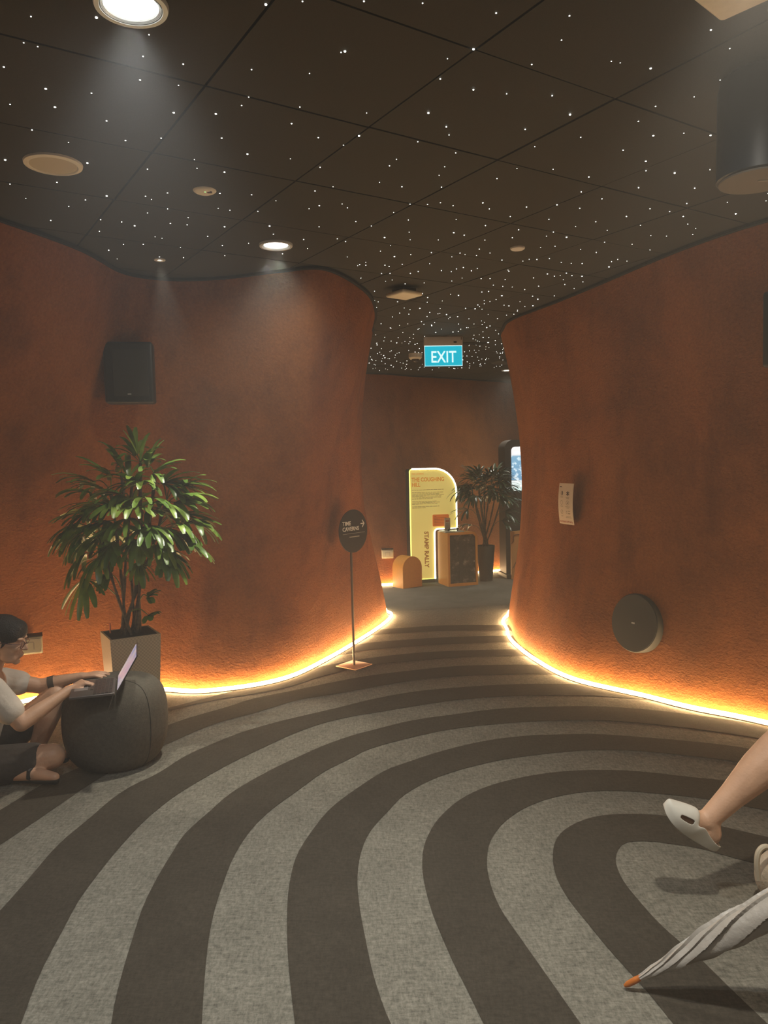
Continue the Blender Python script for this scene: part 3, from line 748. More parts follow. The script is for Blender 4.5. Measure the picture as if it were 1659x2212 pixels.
def pebblemat():
    m, nt, p = nodes('pebble_print')
    v = nt.nodes.new('ShaderNodeTexCoord').outputs['Object']
    c = ramp(nt, noise(nt, v, 9, 6, .75), [(.42, (.055, .046, .034)), (.56, (.10, .085, .065)), (.66, (.34, .28, .21))])
    nt.links.new(c, p.inputs['Base Color']); p.inputs['Roughness'].default_value = .3
    return m
bm = new_bm(); add_prism(bm, inn, .012, .02); fpan = obj('front_panel', bm, pebblemat(), t, smooth=False)
bm = new_bm(); add_box(bm, (wC*.44, .010, hC*.45), (.05, .004, hC*.8)); obj('centre_strip', bm, mat('dull_strip', (.07, .06, .047), .5), fpan)
bm = new_bm(); add_ball(bm, (wC-fr-.02, .008, hC*.45), .007, 2); obj('knob', bm, mat('bright_knob', (.8, .8, .7), .3), fpan)
# things on counter
tc = Vector((a.x, a.y, 0)); Rz = Matrix.Rotation(rzC, 3, 'Z')
def onC(x, y, z=0): return tc + Rz @ Vector((x, y, hC+z))
t2 = thing('stamp_tray', 'pale flat stamp tray lying on top of the orange counter', 'tray', onC(wC*.30, .17), rzC)
bm = new_bm(); add_box(bm, (0, 0, .006), (.26, .24, .012), bevel=.004); obj('tray', bm, mat('pale_metal', (.55, .62, .62), .3), t2)
bm = new_bm(); add_tube(bm, [(-.06, -.04, .035), (.07, .0, .035)], .006, 8); add_ball(bm, (.085, .0, .035), .016, 2); add_box(bm, (-.06, -.04, .02), (.012, .012, .03)); add_box(bm, (.085, 0, .022), (.016, .016, .03)); obj('stamp_handle', bm, M['black'], t2)
t2 = thing('table_sign', 'small upright white card sign standing on the orange counter', 'sign', onC(wC*.30, .30), rzC)
bm = new_bm(); add_prism(bm, rr(-.04, 0, .04, .17, .01), -.004, .004); obj('card', bm, mat('card_cream', (.75, .66, .52), .6), t2)
bm = new_bm()
for k in range(2): add_box(bm, (0, -.005, .14-k*.014), (.05, .001, .008))
obj('red_heading', bm, mat('ink_red', (.55, .14, .06), .6), t2)
bm = new_bm()
for k in range(5): add_box(bm, (0, -.005, .10-k*.013), (.045, .001, .003))
obj('print_lines', bm, M['ink_grey'], t2)

# ---------------------------------------------------------------- palms
def leaflet(bm, c, d, L, w_, droop, roll):
    d = d.normalized(); side = d.cross(Vector((0, 0, 1)))
    if side.length < .1: side = Vector((1, 0, 0))
    side.normalize(); side = (Matrix.Rotation(roll, 3, d) @ side)
    n = 7; rows = []; p = c.copy(); dd = d.copy()
    for k in range(n+1):
        u = k/n; ww = w_*(.22+.78*min(1, u*3.2))*(1 if u < .8 else (1-(u-.8)*2.6))
        nn = side.cross(dd).normalized()
        rows.append((bm.verts.new(p - side*ww*.5 + nn*ww*.12), bm.verts.new(p.copy()), bm.verts.new(p + side*ww*.5 + nn*ww*.12)))
        dd = (dd + Vector((0, 0, -droop*(.35+u)*.30))).normalized(); p = p + dd*(L/n)
    for a, b in zip(rows, rows[1:]):
        bm.faces.new((a[0], a[1], b[1], b[0])); bm.faces.new((a[1], a[2], b[2], b[1]))
def fan(bm, c, d, L, n, w_, spread=2.3, droop=.5):
    d = d.normalized(); s = d.cross(Vector((0, 0, 1)))
    if s.length < .1: s = Vector((1, 0, 0))
    s.normalize(); upv = s.cross(d).normalized()
    s = (Matrix.Rotation(random.uniform(-.5, .5), 3, d) @ s)
    for k in range(n):
        a = (k/(n-1)-.5)*spread + random.uniform(-.07, .07)
        dd = d*math.cos(a) + s*math.sin(a) + upv*.15*math.cos(a)
        leaflet(bm, c, dd, L*(1-.18*abs(a)/(spread/2))*random.uniform(.88, 1.08), w_*random.uniform(.8, 1.15), droop*random.uniform(.6, 1.3), random.uniform(-.3, .3))
def palm(t, base, fans, ncane, spreadb, ctop, leafm, L, wleaf, cane_r=.009, lo=.5):
    """fans: list of (centre, direction, scale). base: Vector at soil centre. world coordinates"""
    fol = new_bm()
    canes = []
    for k in range(ncane):
        a = 2*PI*k/ncane + .3; b = base + Vector((math.cos(a), math.sin(a), 0))*spreadb*random.uniform(.4, 1)
        top = ctop[k % len(ctop)]
        mid = b.lerp(top, .5) + Vector((random.uniform(-.015, .015), random.uniform(-.02, .02), 0))
        pts = crom([b, mid, top], 5)
        canes.append(pts)
        bm = new_bm(); add_tube(bm, pts, [cane_r*(1+.25*math.sin(i*2.2)) for i in range(len(pts))], 8); obj('cane', bm, M['stem'], t, world=True)
    for (c, d, sc) in fans:
        # petiole from the nearest cane point
        src = min((p for pts in canes for p in pts[2:]), key=lambda p: (p-c).length + abs(p.z-(c.z-.12))*.8)
        m_ = src.lerp(c, .5) + Vector((0, 0, .03))
        add_tube(fol, crom([src, m_, c], 4), .0032, 5, caps=False)
        fan(fol, c, d, L*sc, random.choice((6, 7, 7, 8)), wleaf, droop=random.uniform(.35, .8))
    obj('foliage', fol, leafm, t, world=True, auto=180)

PY = 4.62
pb = at(286, 1475, PY); pb.z = 0
potrot = math.radians(31)
t = thing('potted_palm', 'leafy fan palm in a tall white woven-pattern square planter by the left wall', 'potted plant', pb)
ztop = at(286, 1366, PY).z
def wovenmat():
    m, nt, p = nodes('woven_white')
    v = nt.nodes.new('ShaderNodeTexCoord').outputs['Object']
    ck = nt.nodes.new('ShaderNodeTexChecker'); ck.inputs['Scale'].default_value = 95
    nt.links.new(mapping(nt, v, (1, 1, 1), (0, 0, -potrot)), ck.inputs['Vector'])
    ck.inputs['Color1'].default_value = (.60, .53, .40, 1); ck.inputs['Color2'].default_value = (.47, .41, .30, 1)
    nt.links.new(ck.outputs['Color'], p.inputs['Base Color']); p.inputs['Roughness'].default_value = .5
    b = nt.nodes.new('ShaderNodeBump'); b.inputs['Strength'].default_value = .7; b.inputs['Distance'].default_value = .004
    nt.links.new(ck.outputs['Fac'], b.inputs['Height']); nt.links.new(b.outputs['Normal'], p.inputs['Normal'])
    return m
hs = .148; hb = .125
bm = new_bm(); rings = []
for (h, z) in ((hb, .0), (hb, .01), (hs, ztop-.01), (hs, ztop), (hs-.012, ztop), (hs-.014, ztop-.03)):
    rings.append([bm.verts.new(Matrix.Rotation(potrot, 3, 'Z') @ Vector((x*h, y*h, z))) for x, y in ((-1, -1), (1, -1), (1, 1), (-1, 1))])
for a, b in zip(rings, rings[1:]):
    for k in range(4): bm.faces.new((a[k], a[(k+1) % 4], b[(k+1) % 4], b[k]))
bm.faces.new(rings[0][::-1])
obj('planter', bm, wovenmat(), t, smooth=False)
bm = new_bm(); add_box(bm, (0, 0, ztop-.012), (hs*1.88, hs*1.88, .02), R=None); bm.transform(Matrix.Rotation(potrot, 4, 'Z')); obj('soil_insert', bm, M['soil'], t, smooth=False)
bm = new_bm(); g0 = at(238, 1362, PY) ; g0.z = ztop; add_tube(bm, [g0-Vector((0, 0, .02)), g0+Vector((0, 0, .055)), g0+Vector((0, 0, .062))], [.0045, .0055, .002], 10); obj('water_gauge', bm, mat('gauge_coral', (.75, .25, .13), .4), t, world=True)
fans = []
spec = [ # px, py, dY, direction (x right, y toward back, z up), scale
 (303,1000,0,(0,0,1),.85),(292,985,.05,(-.2,0,1),.8),(318,1010,-.05,(.5,-.2,1),.8),(262,1010,0,(-.5,0,.9),.8),(240,1030,-.05,(-.8,-.1,.6),.9),(225,1060,0,(-1,0,.5),.95),
 (330,1025,-.08,(.9,-.2,.5),.9),(350,1045,0,(1,0,.35),1.0),(370,1055,.06,(1,.2,.2),1.0),(290,1050,-.15,(0,-.6,.4),.85),(265,1070,-.15,(-.4,-.7,.1),.9),(312,1075,-.18,(.2,-.8,0),.95),
 (345,1090,-.1,(.8,-.5,0),.95),(378,1085,0,(1,-.1,.1),1.0),(395,1110,.05,(1,.1,-.2),.9),(215,1090,-.05,(-1,-.2,.1),1.0),(190,1110,0,(-1,0,-.1),1.0),(170,1130,.05,(-1,.1,-.4),.9),
 (235,1125,-.15,(-.5,-.6,-.2),.9),(275,1120,-.2,(-.1,-.8,-.2),.95),(320,1135,-.2,(.3,-.8,-.3),.9),(355,1140,-.12,(.6,-.4,-.5),.9),(385,1150,0,(.9,0,-.4),.9),(205,1160,-.05,(-.8,-.2,-.5),.95),
 (178,1165,.05,(-.7,0,-.7),.9),(245,1170,-.12,(-.3,-.4,-.8),.8),(290,1165,-.15,(0,-.5,-.8),.8),(335,1178,-.1,(.5,-.4,-.5),1.0),(348,1185,-.05,(.8,-.1,-.5),1.0),(300,1100,.12,(0,.6,.3),.9),
 (260,1140,.12,(-.4,.6,0),.9),(340,1110,.12,(.5,.6,.1),.9),(183,1250,-.02,(.0,-.45,-1),1.1),(185,1195,-.05,(-.6,-.1,-.7),.95),(160,1150,.08,(-.9,0,-.4),.9),(212,1205,-.1,(-.4,-.5,-.8),.85),(405,1165,-.05,(.8,-.1,-.6),.95),(418,1130,.05,(1,0,-.3),.9),(395,1050,.05,(1,0,.2),.95),(365,1200,-.12,(.5,-.4,-.8),.9),(250,1085,-.22,(-.4,-.8,-.3),.9),(200,1040,.05,(-1,.1,.35),.95),(238,1240,0,(-.7,-.2,-.5),.6),(322,1330,-.05,(.5,-.4,.3),.35),(320,1290,0,(.8,0,.5),.35),
 (300,1215,-.1,(.2,-.3,-.9),.6),(278,1035,.08,(-.1,.4,.8),.9),(220,1140,.1,(-.8,.4,-.1),.95),(372,1120,.1,(.8,.4,-.1),.9),
]
spec += [(px+random.uniform(-28, 28), py+random.uniform(-24, 24), dy+random.uniform(-.12, .12), (d[0]+random.uniform(-.4, .4), d[1]+random.uniform(-.5, .5), d[2]+random.uniform(-.2, .3)), sc*.92) for (px, py, dy, d, sc) in spec[8:32:1]]
for px, py, dy, d, sc in spec: fans.append((at(px, py, PY+dy), Vector(d), sc))
ct = [at(303, 1000, PY), at(262, 1020, PY+.03), at(335, 1030, PY-.03), at(240, 1060, PY), at(360, 1080, PY+.03), at(285, 1050, PY-.08), at(320, 1100, PY+.08), at(215, 1150, PY-.02)]
palm(t, Vector((pb.x, pb.y, ztop-.02)), fans, 9, .075, ct, M['leaf'], .255, .037)

# far palm
PY2 = 10.0
pb2 = on(1050, 1254); PY2 = pb2.y
t = thing('potted_palm', 'far dark green fan palm in a round dark grey pot beside the counter', 'potted plant', pb2)
zt2 = at(1050, 1178, PY2).z
bm = new_bm(); add_lathe(bm, [(.001, 0), (.085, 0), (.10, .2), (.112, zt2-.1), (.117, zt2-.08), (.12, zt2), (.108, zt2), (.10, zt2-.04), (.001, zt2-.04)], 36, cap=False); obj('pot', bm, mat('dark_grey_pot', (.055, .055, .05), .6, var=.1), t)
bm = new_bm(); add_lathe(bm, [(.101, zt2-.03), (.001, zt2-.025)], 24, cap=False); obj('soil', bm, M['soil'], t)
fans = []
for k in range(62):
    a = random.uniform(0, 2*PI); e = random.uniform(-.3, 1.2)
    c = at(1052, 1062, PY2) + Vector((math.cos(a)*.22*math.cos(e*.8), math.sin(a)*.2*math.cos(e*.8), e*.20))
    fans.append((c, Vector((math.cos(a), math.sin(a), e-.15)), random.uniform(.8, 1.1)))
for px, py, d in ((1010, 1100, (-1, -.2, -.2)), (1092, 1105, (1, -.2, -.3)), (1098, 1080, (1, 0, -.1)), (1000, 1060, (-1, 0, -.1)), (1020, 1135, (-1, 0, .2)), (1085, 1125, (1, -.3, 0))): fans.append((at(px, py, PY2-.05), Vector(d), 1.0))
ct = [at(1052+dx, 1040+abs(dx), PY2+random.uniform(-.08, .08)) for dx in (-30, -18, -5, 8, 20, 32)]
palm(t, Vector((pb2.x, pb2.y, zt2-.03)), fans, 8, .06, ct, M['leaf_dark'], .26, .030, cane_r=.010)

# far dark display board with lit window, and the orange board
fl_ = on(1094, 1249); bl_ = on(1073, 1234)
ang = math.radians(8)
t = thing('display_board', 'tall dark display board with a bright blue-white screen behind the right wall edge', 'display board', (fl_.x, fl_.y, 0), ang)
hT = at(1094, 950, fl_.y).z; WB = .75
def rr2(x0, z0, x1, z1, r): return rr(x0, z0, x1, z1, r)
bm = new_bm(); add_prism(bm, [(0, .0), (WB, .0)] + arc(WB-.12, hT-.12, .12, 0, 90, 8) + arc(.12, hT-.12, .12, 90, 180, 8), 0, .30); obj('cabinet', bm, mat('brown_black', (.045, .036, .028), .6), t, auto=30)
x0 = at(1105, 1000, fl_.y).x-fl_.x; z0, z1 = at(1110, 1060, fl_.y).z, at(1110, 965, fl_.y).z
def screenmat():
    m, nt, p = nodes('bright_screen')
    v = nt.nodes.new('ShaderNodeTexCoord').outputs['Object']
    sx = nt.nodes.new('ShaderNodeSeparateXYZ'); nt.links.new(v, sx.inputs[0])
    mr = nt.nodes.new('ShaderNodeMapRange'); mr.inputs[1].default_value = z0; mr.inputs[2].default_value = z1; nt.links.new(sx.outputs['Z'], mr.inputs[0])
    g1 = ramp(nt, mr.outputs[0], [(.05, (.75, .95, .9)), (.22, (.9, .95, .92)), (.25, (.16, .36, .55)), (.78, (.22, .45, .62)), (.82, (1, .97, .95))])
    g2 = ramp(nt, noise(nt, v, 16, 4, .6), [(.52, (0, 0, 0)), (.6, (.55, .5, .4))])
    c = mixc(nt, 1.0, g1, g2, 'ADD')
    nt.links.new(c, p.inputs['Emission Color']); p.inputs['Emission Strength'].default_value = 1.1; p.inputs['Base Color'].default_value = (.05, .05, .05, 1)
    return m
bm = new_bm(); add_prism(bm, rr(x0, z0, WB-.08, z1, .05), -.006, .004); obj('screen', bm, screenmat(), t, smooth=False)
bm = new_bm(); add_box(bm, (WB/2, .12, .03), (WB+.04, .40, .06), bevel=.01); obj('plinth', bm, mat('dark_plinth', (.05, .045, .038), .6), t)
t = thing('orange_board', 'orange puzzle-shaped board at the edge of the right wall, under the screen', 'display board', (at(1105, 1240, fl_.y-.12).x, fl_.y-.12, 0), ang)
zo0, zo1 = at(1108, 1234, fl_.y).z, at(1108, 1146, fl_.y).z
bm = new_bm(); add_prism(bm, [(0, .0), (.5, .0), (.5, zo1+.03), (.06, zo1), (0, zo1)], 0, .03); obj('board', bm, mat('light_orange', (.50, .25, .07), .6), t, smooth=False)
bm = new_bm(); add_tube(bm, crom([(.0, -.004, zo1-.16), (.03, -.004, zo1-.13), (.035, -.004, zo1-.06), (.09, -.004, zo1-.04), (.14, -.004, zo1-.05)], 6), .006, 6); obj('groove', bm, M['groove'], t); bm = new_bm(); add_tube(bm, crom([(.02, -.004, zo0+.06), (.05, -.004, zo0+.12), (.11, -.004, zo0+.2)], 5), .006, 6); obj('groove', bm, M['groove'], t)

# ---------------------------------------------------------------- pouf with laptop
PC = Vector((-1.495, 4.08, 0)); PH = .452
pr = [(.001, .0), (.17, .0), (.21, .012), (.245, .06), (.268, .14), (.275, .22), (.272, .30), (.258, .37), (.228, .418), (.18, .444), (.10, .452), (.001, .454)]
def pouf(loc, label, m=None, s=1.0):
    t = thing('pouf', label, 'pouf', loc)
    P2 = crom([Vector((a, 0, b)) for a, b in pr], 4)
    bm = new_bm(); add_lathe(bm, [(p.x*s, p.z) for p in P2], 64, cap=False); obj('cushion', bm, m or M['pouf'], t)
    bm = new_bm()
    for k in range(3):
        a0 = 2*PI*k/3 - .55; pts = [Vector((math.cos(a0)*(p.x*s+.0008), math.sin(a0)*(p.x*s+.0008), p.z)) for p in P2[4:]]; add_tube(bm, pts, .0022, 5)
    obj('seam', bm, mat('seam_dark', (.05, .045, .035), .9), t)
    return t
pouf(PC, 'dark grey felt pouf at the left used as a laptop table')
# laptop
h0 = on(250, 1497, PH+.012); h1 = on(253, 1465, PH+.012)
mid = (h0+h1)/2; dirh = (h1-h0); Lh = .30; rzL = math.atan2(dirh.y, dirh.x) - PI/2    # local y along the hinge, x away from the user
t = thing('laptop', 'open grey laptop with a lit screen resting on the left pouf', 'laptop', (mid.x, mid.y, PH), rzL)
bm = new_bm(); add_box(bm, (-.112, 0, .009), (.215, Lh, .014), bevel=.004); lbase = obj('base', bm, mat('laptop_grey', (.16, .14, .13), .35, metal=.6), t)
bm = new_bm()
for i in range(5):
    for j in range(13): add_box(bm, (-.025-.0185*i, -.130+.0215*j, .0175), (.0155, .018, .003))
add_box(bm, (-.118, 0, .0175), (.014, .11, .003)); obj('keys', bm, mat('key_black', (.05, .045, .045), .35), lbase, smooth=False)
bm = new_bm(); add_box(bm, (-.170, 0, .0165), (.065, .10, .001)); obj('touchpad', bm, mat('pad_grey', (.20, .18, .17), .3), lbase)
Rl = Matrix.Rotation(math.radians(31), 3, 'Y')
bm = new_bm(); add_box(bm, Rl @ Vector((.004, 0, .108)) + Vector((0, 0, .014)), (.006, Lh, .212), R=Rl, bevel=.002); lid = obj('lid', bm, mat('lid_grey', (.10, .09, .085), .35, metal=.6), t)
def lapscreen():
    m, nt, p = nodes('laptop_display')
    v = nt.nodes.new('ShaderNodeTexCoord').outputs['Object']
    c = ramp(nt, noise(nt, v, 7, 2), [(.35, (.30, .34, .55)), (.5, (.55, .42, .50)), (.7, (.62, .60, .58))])
    nt.links.new(c, p.inputs['Emission Color']); p.inputs['Emission Strength'].default_value = .75; p.inputs['Base Color'].default_value = (.02, .02, .02, 1); p.inputs['Roughness'].default_value = .2
    return m
bm = new_bm(); add_box(bm, Rl @ Vector((.0, 0, .110)) + Vector((0, 0, .014)), (.002, Lh-.016, .19), R=Rl); obj('display', bm, lapscreen(), lid)

# ---------------------------------------------------------------- people
def blob(name, build, voxel, m, parent, smooth_it=6, decim=None):
    bm = new_bm(); build(bm)
    me = bpy.data.meshes.new(name); bmesh.ops.recalc_face_normals(bm, faces=bm.faces); bm.to_mesh(me); bm.free()
    o = bpy.data.objects.new(name, me); COL.objects.link(o)
    r = o.modifiers.new('r', 'REMESH'); r.mode = 'VOXEL'; r.voxel_size = voxel
    s_ = o.modifiers.new('s', 'SMOOTH'); s_.factor = .5; s_.iterations = smooth_it
    bpy.context.view_layer.update()
    me2 = bpy.data.meshes.new_from_object(o.evaluated_get(bpy.context.evaluated_depsgraph_get()))
    bpy.data.objects.remove(o)
    me2.name = name; me2.materials.clear(); me2.materials.append(m)
    me2.transform(mw(parent).inverted())
    for p in me2.polygons: p.use_smooth = True
    o = bpy.data.objects.new(name, me2); COL.objects.link(o); o.parent = parent
    return o
def limb(bm, pts):
    for (a, ra), (b, rb) in zip(pts, pts[1:]): add_capsule(bm, a, ra, b, rb)
def hand(bm, wrist, d, n, thumb_side, curl=(.35, .5, .5), L=.18, flat=.2, spreadf=.16):
    """d: direction of the fingers, n: out of the back of the hand, thumb on +side*thumb_side"""
    d = d.normalized(); n = (n - d*n.dot(d)).normalized(); s = d.cross(n).normalized()*thumb_side
    k = L/.18
    kn = []
    for i, off in enumerate((.030, .010, -.010, -.028)):
        base = wrist + d*.012*k + s*off*.55*k; kk = wrist + d*(.088-.006*abs(i-1))*k + s*off*k + n*.004
        add_capsule(bm, base, .0135*k, kk, .0105*k, 10); kn.append(kk)
    add_capsule(bm, wrist - d*.02, .023*k, wrist + d*.02*k, .022*k, 12)
    lens = ((.040, .024, .019), (.045, .028, .020), (.042, .026, .019), (.033, .020, .017))
    for i, kk in enumerate(kn):
        p = kk; ang = 0; side_a = (1.5-i)*spreadf*.5
        for j in range(3):
            ang += curl[j]*(1+.12*i)
            dd = (d*math.cos(ang) - n*math.sin(ang)); dd = (dd*math.cos(side_a) + s*math.sin(side_a)).normalized()
            q_ = p + dd*lens[i][j]*k
            add_capsule(bm, p, (.0092-.0010*j)*k, q_, (.0086-.0010*j)*k, 10); p = q_
    tb = wrist + d*.025*k + s*.024*k - n*.004
    t1 = tb + (d*.75 + s*.60 - n*.25).normalized()*.042*k; t2 = t1 + (d*.95 + s*.15 - n*.35).normalized()*.03*k; t3 = t2 + (d*.95 + s*.0 - n*.4).normalized()*.024*k
    add_capsule(bm, tb, .0150*k, t1, .0115*k, 10); add_capsule(bm, t1, .0112*k, t2, .0100*k, 10); add_capsule(bm, t2, .0098*k, t3, .0080*k, 10)
def headbuild(bm, c, Rh, k=1.0):
    def q(v): return c + Rh @ (Vector(v)*k)
    def e(v, r): add_ball(bm, q(v), tuple(x*k for x in r), 3, R=Rh)
    e((-.012, 0, .028), (.096, .076, .092)); e((.030, 0, -.030), (.062, .058, .078)); e((.045, 0, -.07), (.045, .045, .042))
    e((.072, 0, -.098), (.020, .024, .018)); e((.040, .03, -.078), (.04, .02, .03)); e((.040, -.03, -.078), (.04, .02, .03))
    add_capsule(bm, q((.085, 0, .018)), .009*k, q((.108, 0, -.022)), .0125*k, 10); e((.098, .012, -.026), (.010, .008, .007)); e((.098, -.012, -.026), (.010, .008, .007))
    e((.078, .03, .030), (.016, .026, .008)); e((.078, -.03, .030), (.016, .026, .008))
    e((.092, 0, -.052), (.011, .021, .0065)); e((.091, 0, -.064), (.011, .019, .0070))
    e((.060, .036, -.022), (.026, .022, .02)); e((.060, -.036, -.022), (.026, .022, .02))
    for s in (-1, 1):
        e((-.008, s*.078, -.012), (.019, .008, .031)); e((-.004, s*.080, -.034), (.010, .007, .012))

def RotZY(yaw, pitch): return Matrix.Rotation(yaw, 3, 'Z') @ Matrix.Rotation(pitch, 3, 'Y')
# --- person at the left, cross-legged, typing
root = at(-55, 1660, 3.9); root.z = 0
P1 = thing('person', 'person with black hair and glasses sitting on the floor, typing on a laptop', 'person', root)
hc = at(12, 1383, 3.82); Rh = RotZY(math.radians(6), math.radians(14))
neckb = at(-22, 1446, 3.84); chest = at(-42, 1520, 3.84); belly = at(-62, 1590, 3.86); pel = at(-70, 1652, 3.90)
rs, re_, rw = at(-20, 1490, 3.66), at(46, 1563, 3.66), at(150, 1490, 3.86)
ls, le, lw_ = at(6, 1470, 4.0), at(88, 1482, 4.06), at(176, 1461, 4.10)
rhip, rknee, rank = at(-55, 1662, 3.80), at(112, 1634, 3.83), at(38, 1664, 3.78)
lhip, lknee, lank = at(-50, 1650, 4.02), at(120, 1503, 4.06), at(76, 1626, 3.99)
rtoe = at(118, 1679, 3.72); ltoe = at(140, 1633, 4.0)
def body1(bm):
    headbuild(bm, hc, Rh, .98)
    limb(bm, [(hc + Rh @ Vector((-.025, 0, -.06)), .052), (neckb, .056), (neckb+Vector((-.01, 0, -.05)), .07)])
    limb(bm, [(neckb+Vector((-.01, 0, -.07)), .085), (chest, .115), (belly, .115), (pel, .125)])
    limb(bm, [(chest+Vector((0, -.06, .06)), .07), (rs, .055), (rs.lerp(re_, .5), .046), (re_, .040), (re_.lerp(rw, .3), .041), (re_.lerp(rw, .75), .030), (rw, .025)])
    limb(bm, [(chest+Vector((0, .06, .06)), .07), (ls, .055), (ls.lerp(le, .5), .046), (le, .040), (le.lerp(lw_, .3), .040), (le.lerp(lw_, .75), .029), (lw_, .024)])
    limb(bm, [(pel, .11), (rhip, .095), (rhip.lerp(rknee, .5), .085), (rknee, .066), (rknee.lerp(rank, .4), .060), (rank, .038)])
    limb(bm, [(pel, .11), (lhip, .095), (lhip.lerp(lknee, .5), .080), (lknee, .060), (lknee.lerp(lank, .35), .062), (lknee.lerp(lank, .7), .048), (lank, .037)])
    limb(bm, [(rank+Vector((-.02, 0, -.02)), .034), (rank.lerp(rtoe, .6), .032), (rtoe, .024)])
    limb(bm, [(lank+Vector((-.02, 0, -.03)), .034), (lank.lerp(ltoe, .6)+Vector((0, 0, -.01)), .030), (ltoe, .024)])
    hand(bm, rw, at(182, 1474, 3.90)-rw, Vector((-.1, -.2, 1)), 1, curl=(.7, .8, .6), L=.170)
    hand(bm, lw_, at(215, 1457, 4.12)-lw_, Vector((.05, -.1, 1)), -1, curl=(.22, .35, .3), L=.175, spreadf=.22)
blob('body', body1, .0048, M['skin'], P1, 5)
def hair1(bm):
    def e(v, r): add_ball(bm, hc + Rh @ (Vector(v)*.98), tuple(x*.98 for x in r), 3, R=Rh)
    e((-.018, 0, .045), (.104, .087, .090)); e((.030, 0, .075), (.064, .070, .046)); e((-.045, 0, .0), (.072, .080, .075)); e((.02, .045, .05), (.06, .038, .045)); e((.02, -.045, .05), (.06, .038, .045))
    e((-.068, 0, -.03), (.045, .065, .045)); e((-.03, .055, .005), (.055, .030, .045)); e((-.03, -.055, .005), (.055, .030, .045)); e((.045, 0, .055), (.052, .062, .042))
blob('hair', hair1, .006, M['hair'], P1, 4)
def shirt1(bm):
    limb(bm, [(neckb+Vector((-.015, 0, -.055)), .082), (chest, .135), (belly, .135), (pel+Vector((0, 0, .03)), .135)])
    limb(bm, [(chest+Vector((0, -.05, .07)), .085), (rs, .070), (rs.lerp(re_, .62), .068)])
    limb(bm, [(chest+Vector((0, .05, .07)), .085), (ls, .070), (ls.lerp(le, .42), .066)])
    limb(bm, [(belly+Vector((.02, -.03, 0)), .12), (pel+Vector((.06, -.05, .02)), .11)])
blob('t_shirt', shirt1, .007, M['shirt'], P1, 3)
def shorts1(bm):
    limb(bm, [(pel, .135), (rhip, .112), (rhip.lerp(rknee, .45), .098), (rhip.lerp(rknee, .74), .088)])
    limb(bm, [(pel, .135), (lhip, .112), (lhip.lerp(lknee, .45), .096), (lhip.lerp(lknee, .62), .088)])
blob('shorts', shorts1, .008, M['shorts'], P1, 3)
def sandal(name, ank, toe):
    d = (toe-ank); d.z *= .3; L = d.length; d.normalize(); s = Vector((0, 0, 1)).cross(d).normalized()
    bm = new_bm()
    def sole(bm):
        add_capsule(bm, ank - d*.05 - Vector((0, 0, .05)), .022, toe + d*.0 - Vector((0, 0, .026)), .026)
    blob(name, lambda b: (add_capsule(b, ank - d*.03 - Vector((0, 0, .04)), .026, toe - Vector((0, 0, .014)), .024),
                          add_capsule(b, ank.lerp(toe, .42)+s*.03-Vector((0, 0, .01)), .012, ank.lerp(toe, .42)-s*.03-Vector((0, 0, .01)), .012),
                          add_capsule(b, ank.lerp(toe, .42)+s*.03+Vector((0, 0, .024)), .010, ank.lerp(toe, .42)-s*.03+Vector((0, 0, .024)), .010),
                          add_capsule(b, ank.lerp(toe, .42)-s*.037-Vector((0, 0, .01)), .010, ank.lerp(toe, .42)-s*.03+Vector((0, 0, .024)), .010)), .005, M['black'], P1, 2)
    bm.free()
sandal('sandal', rank, rtoe); sandal('sandal', lank, ltoe)
# glasses
def gp(v): return hc + Rh @ (Vector(v)*.98)
bm = new_bm()
for s in (-1, 1):
    pts = [gp((.100 - .006*abs(math.sin(a)) , s*.034 + .026*math.cos(a), .002 + .020*math.sin(a))) for a in [2*PI*k/20 for k in range(21)]]
    add_tube(bm, pts, .0018, 6)
    add_tube(bm, [gp((.094, s*.060, .008)), gp((.06, s*.078, .008)), gp((-.005, s*.083, .004)), gp((-.02, s*.082, -.012))], .0019, 6)
add_tube(bm, [gp((.102, -.009, .006)), gp((.108, 0, .010)), gp((.102, .009, .006))], .0018, 6)
obj('glasses', bm, mat('maroon_frame', (.10, .02, .015), .3), P1, world=True)
bm = new_bm(); c_ = le.lerp(lw_, .28); dd = (lw_-le).normalized(); add_tube(bm, [c_-dd*.016, c_+dd*.016], .0415, 24, caps=False); obj('elbow_band', bm, mat('taupe_band', (.10, .075, .055), .9), P1, world=True)

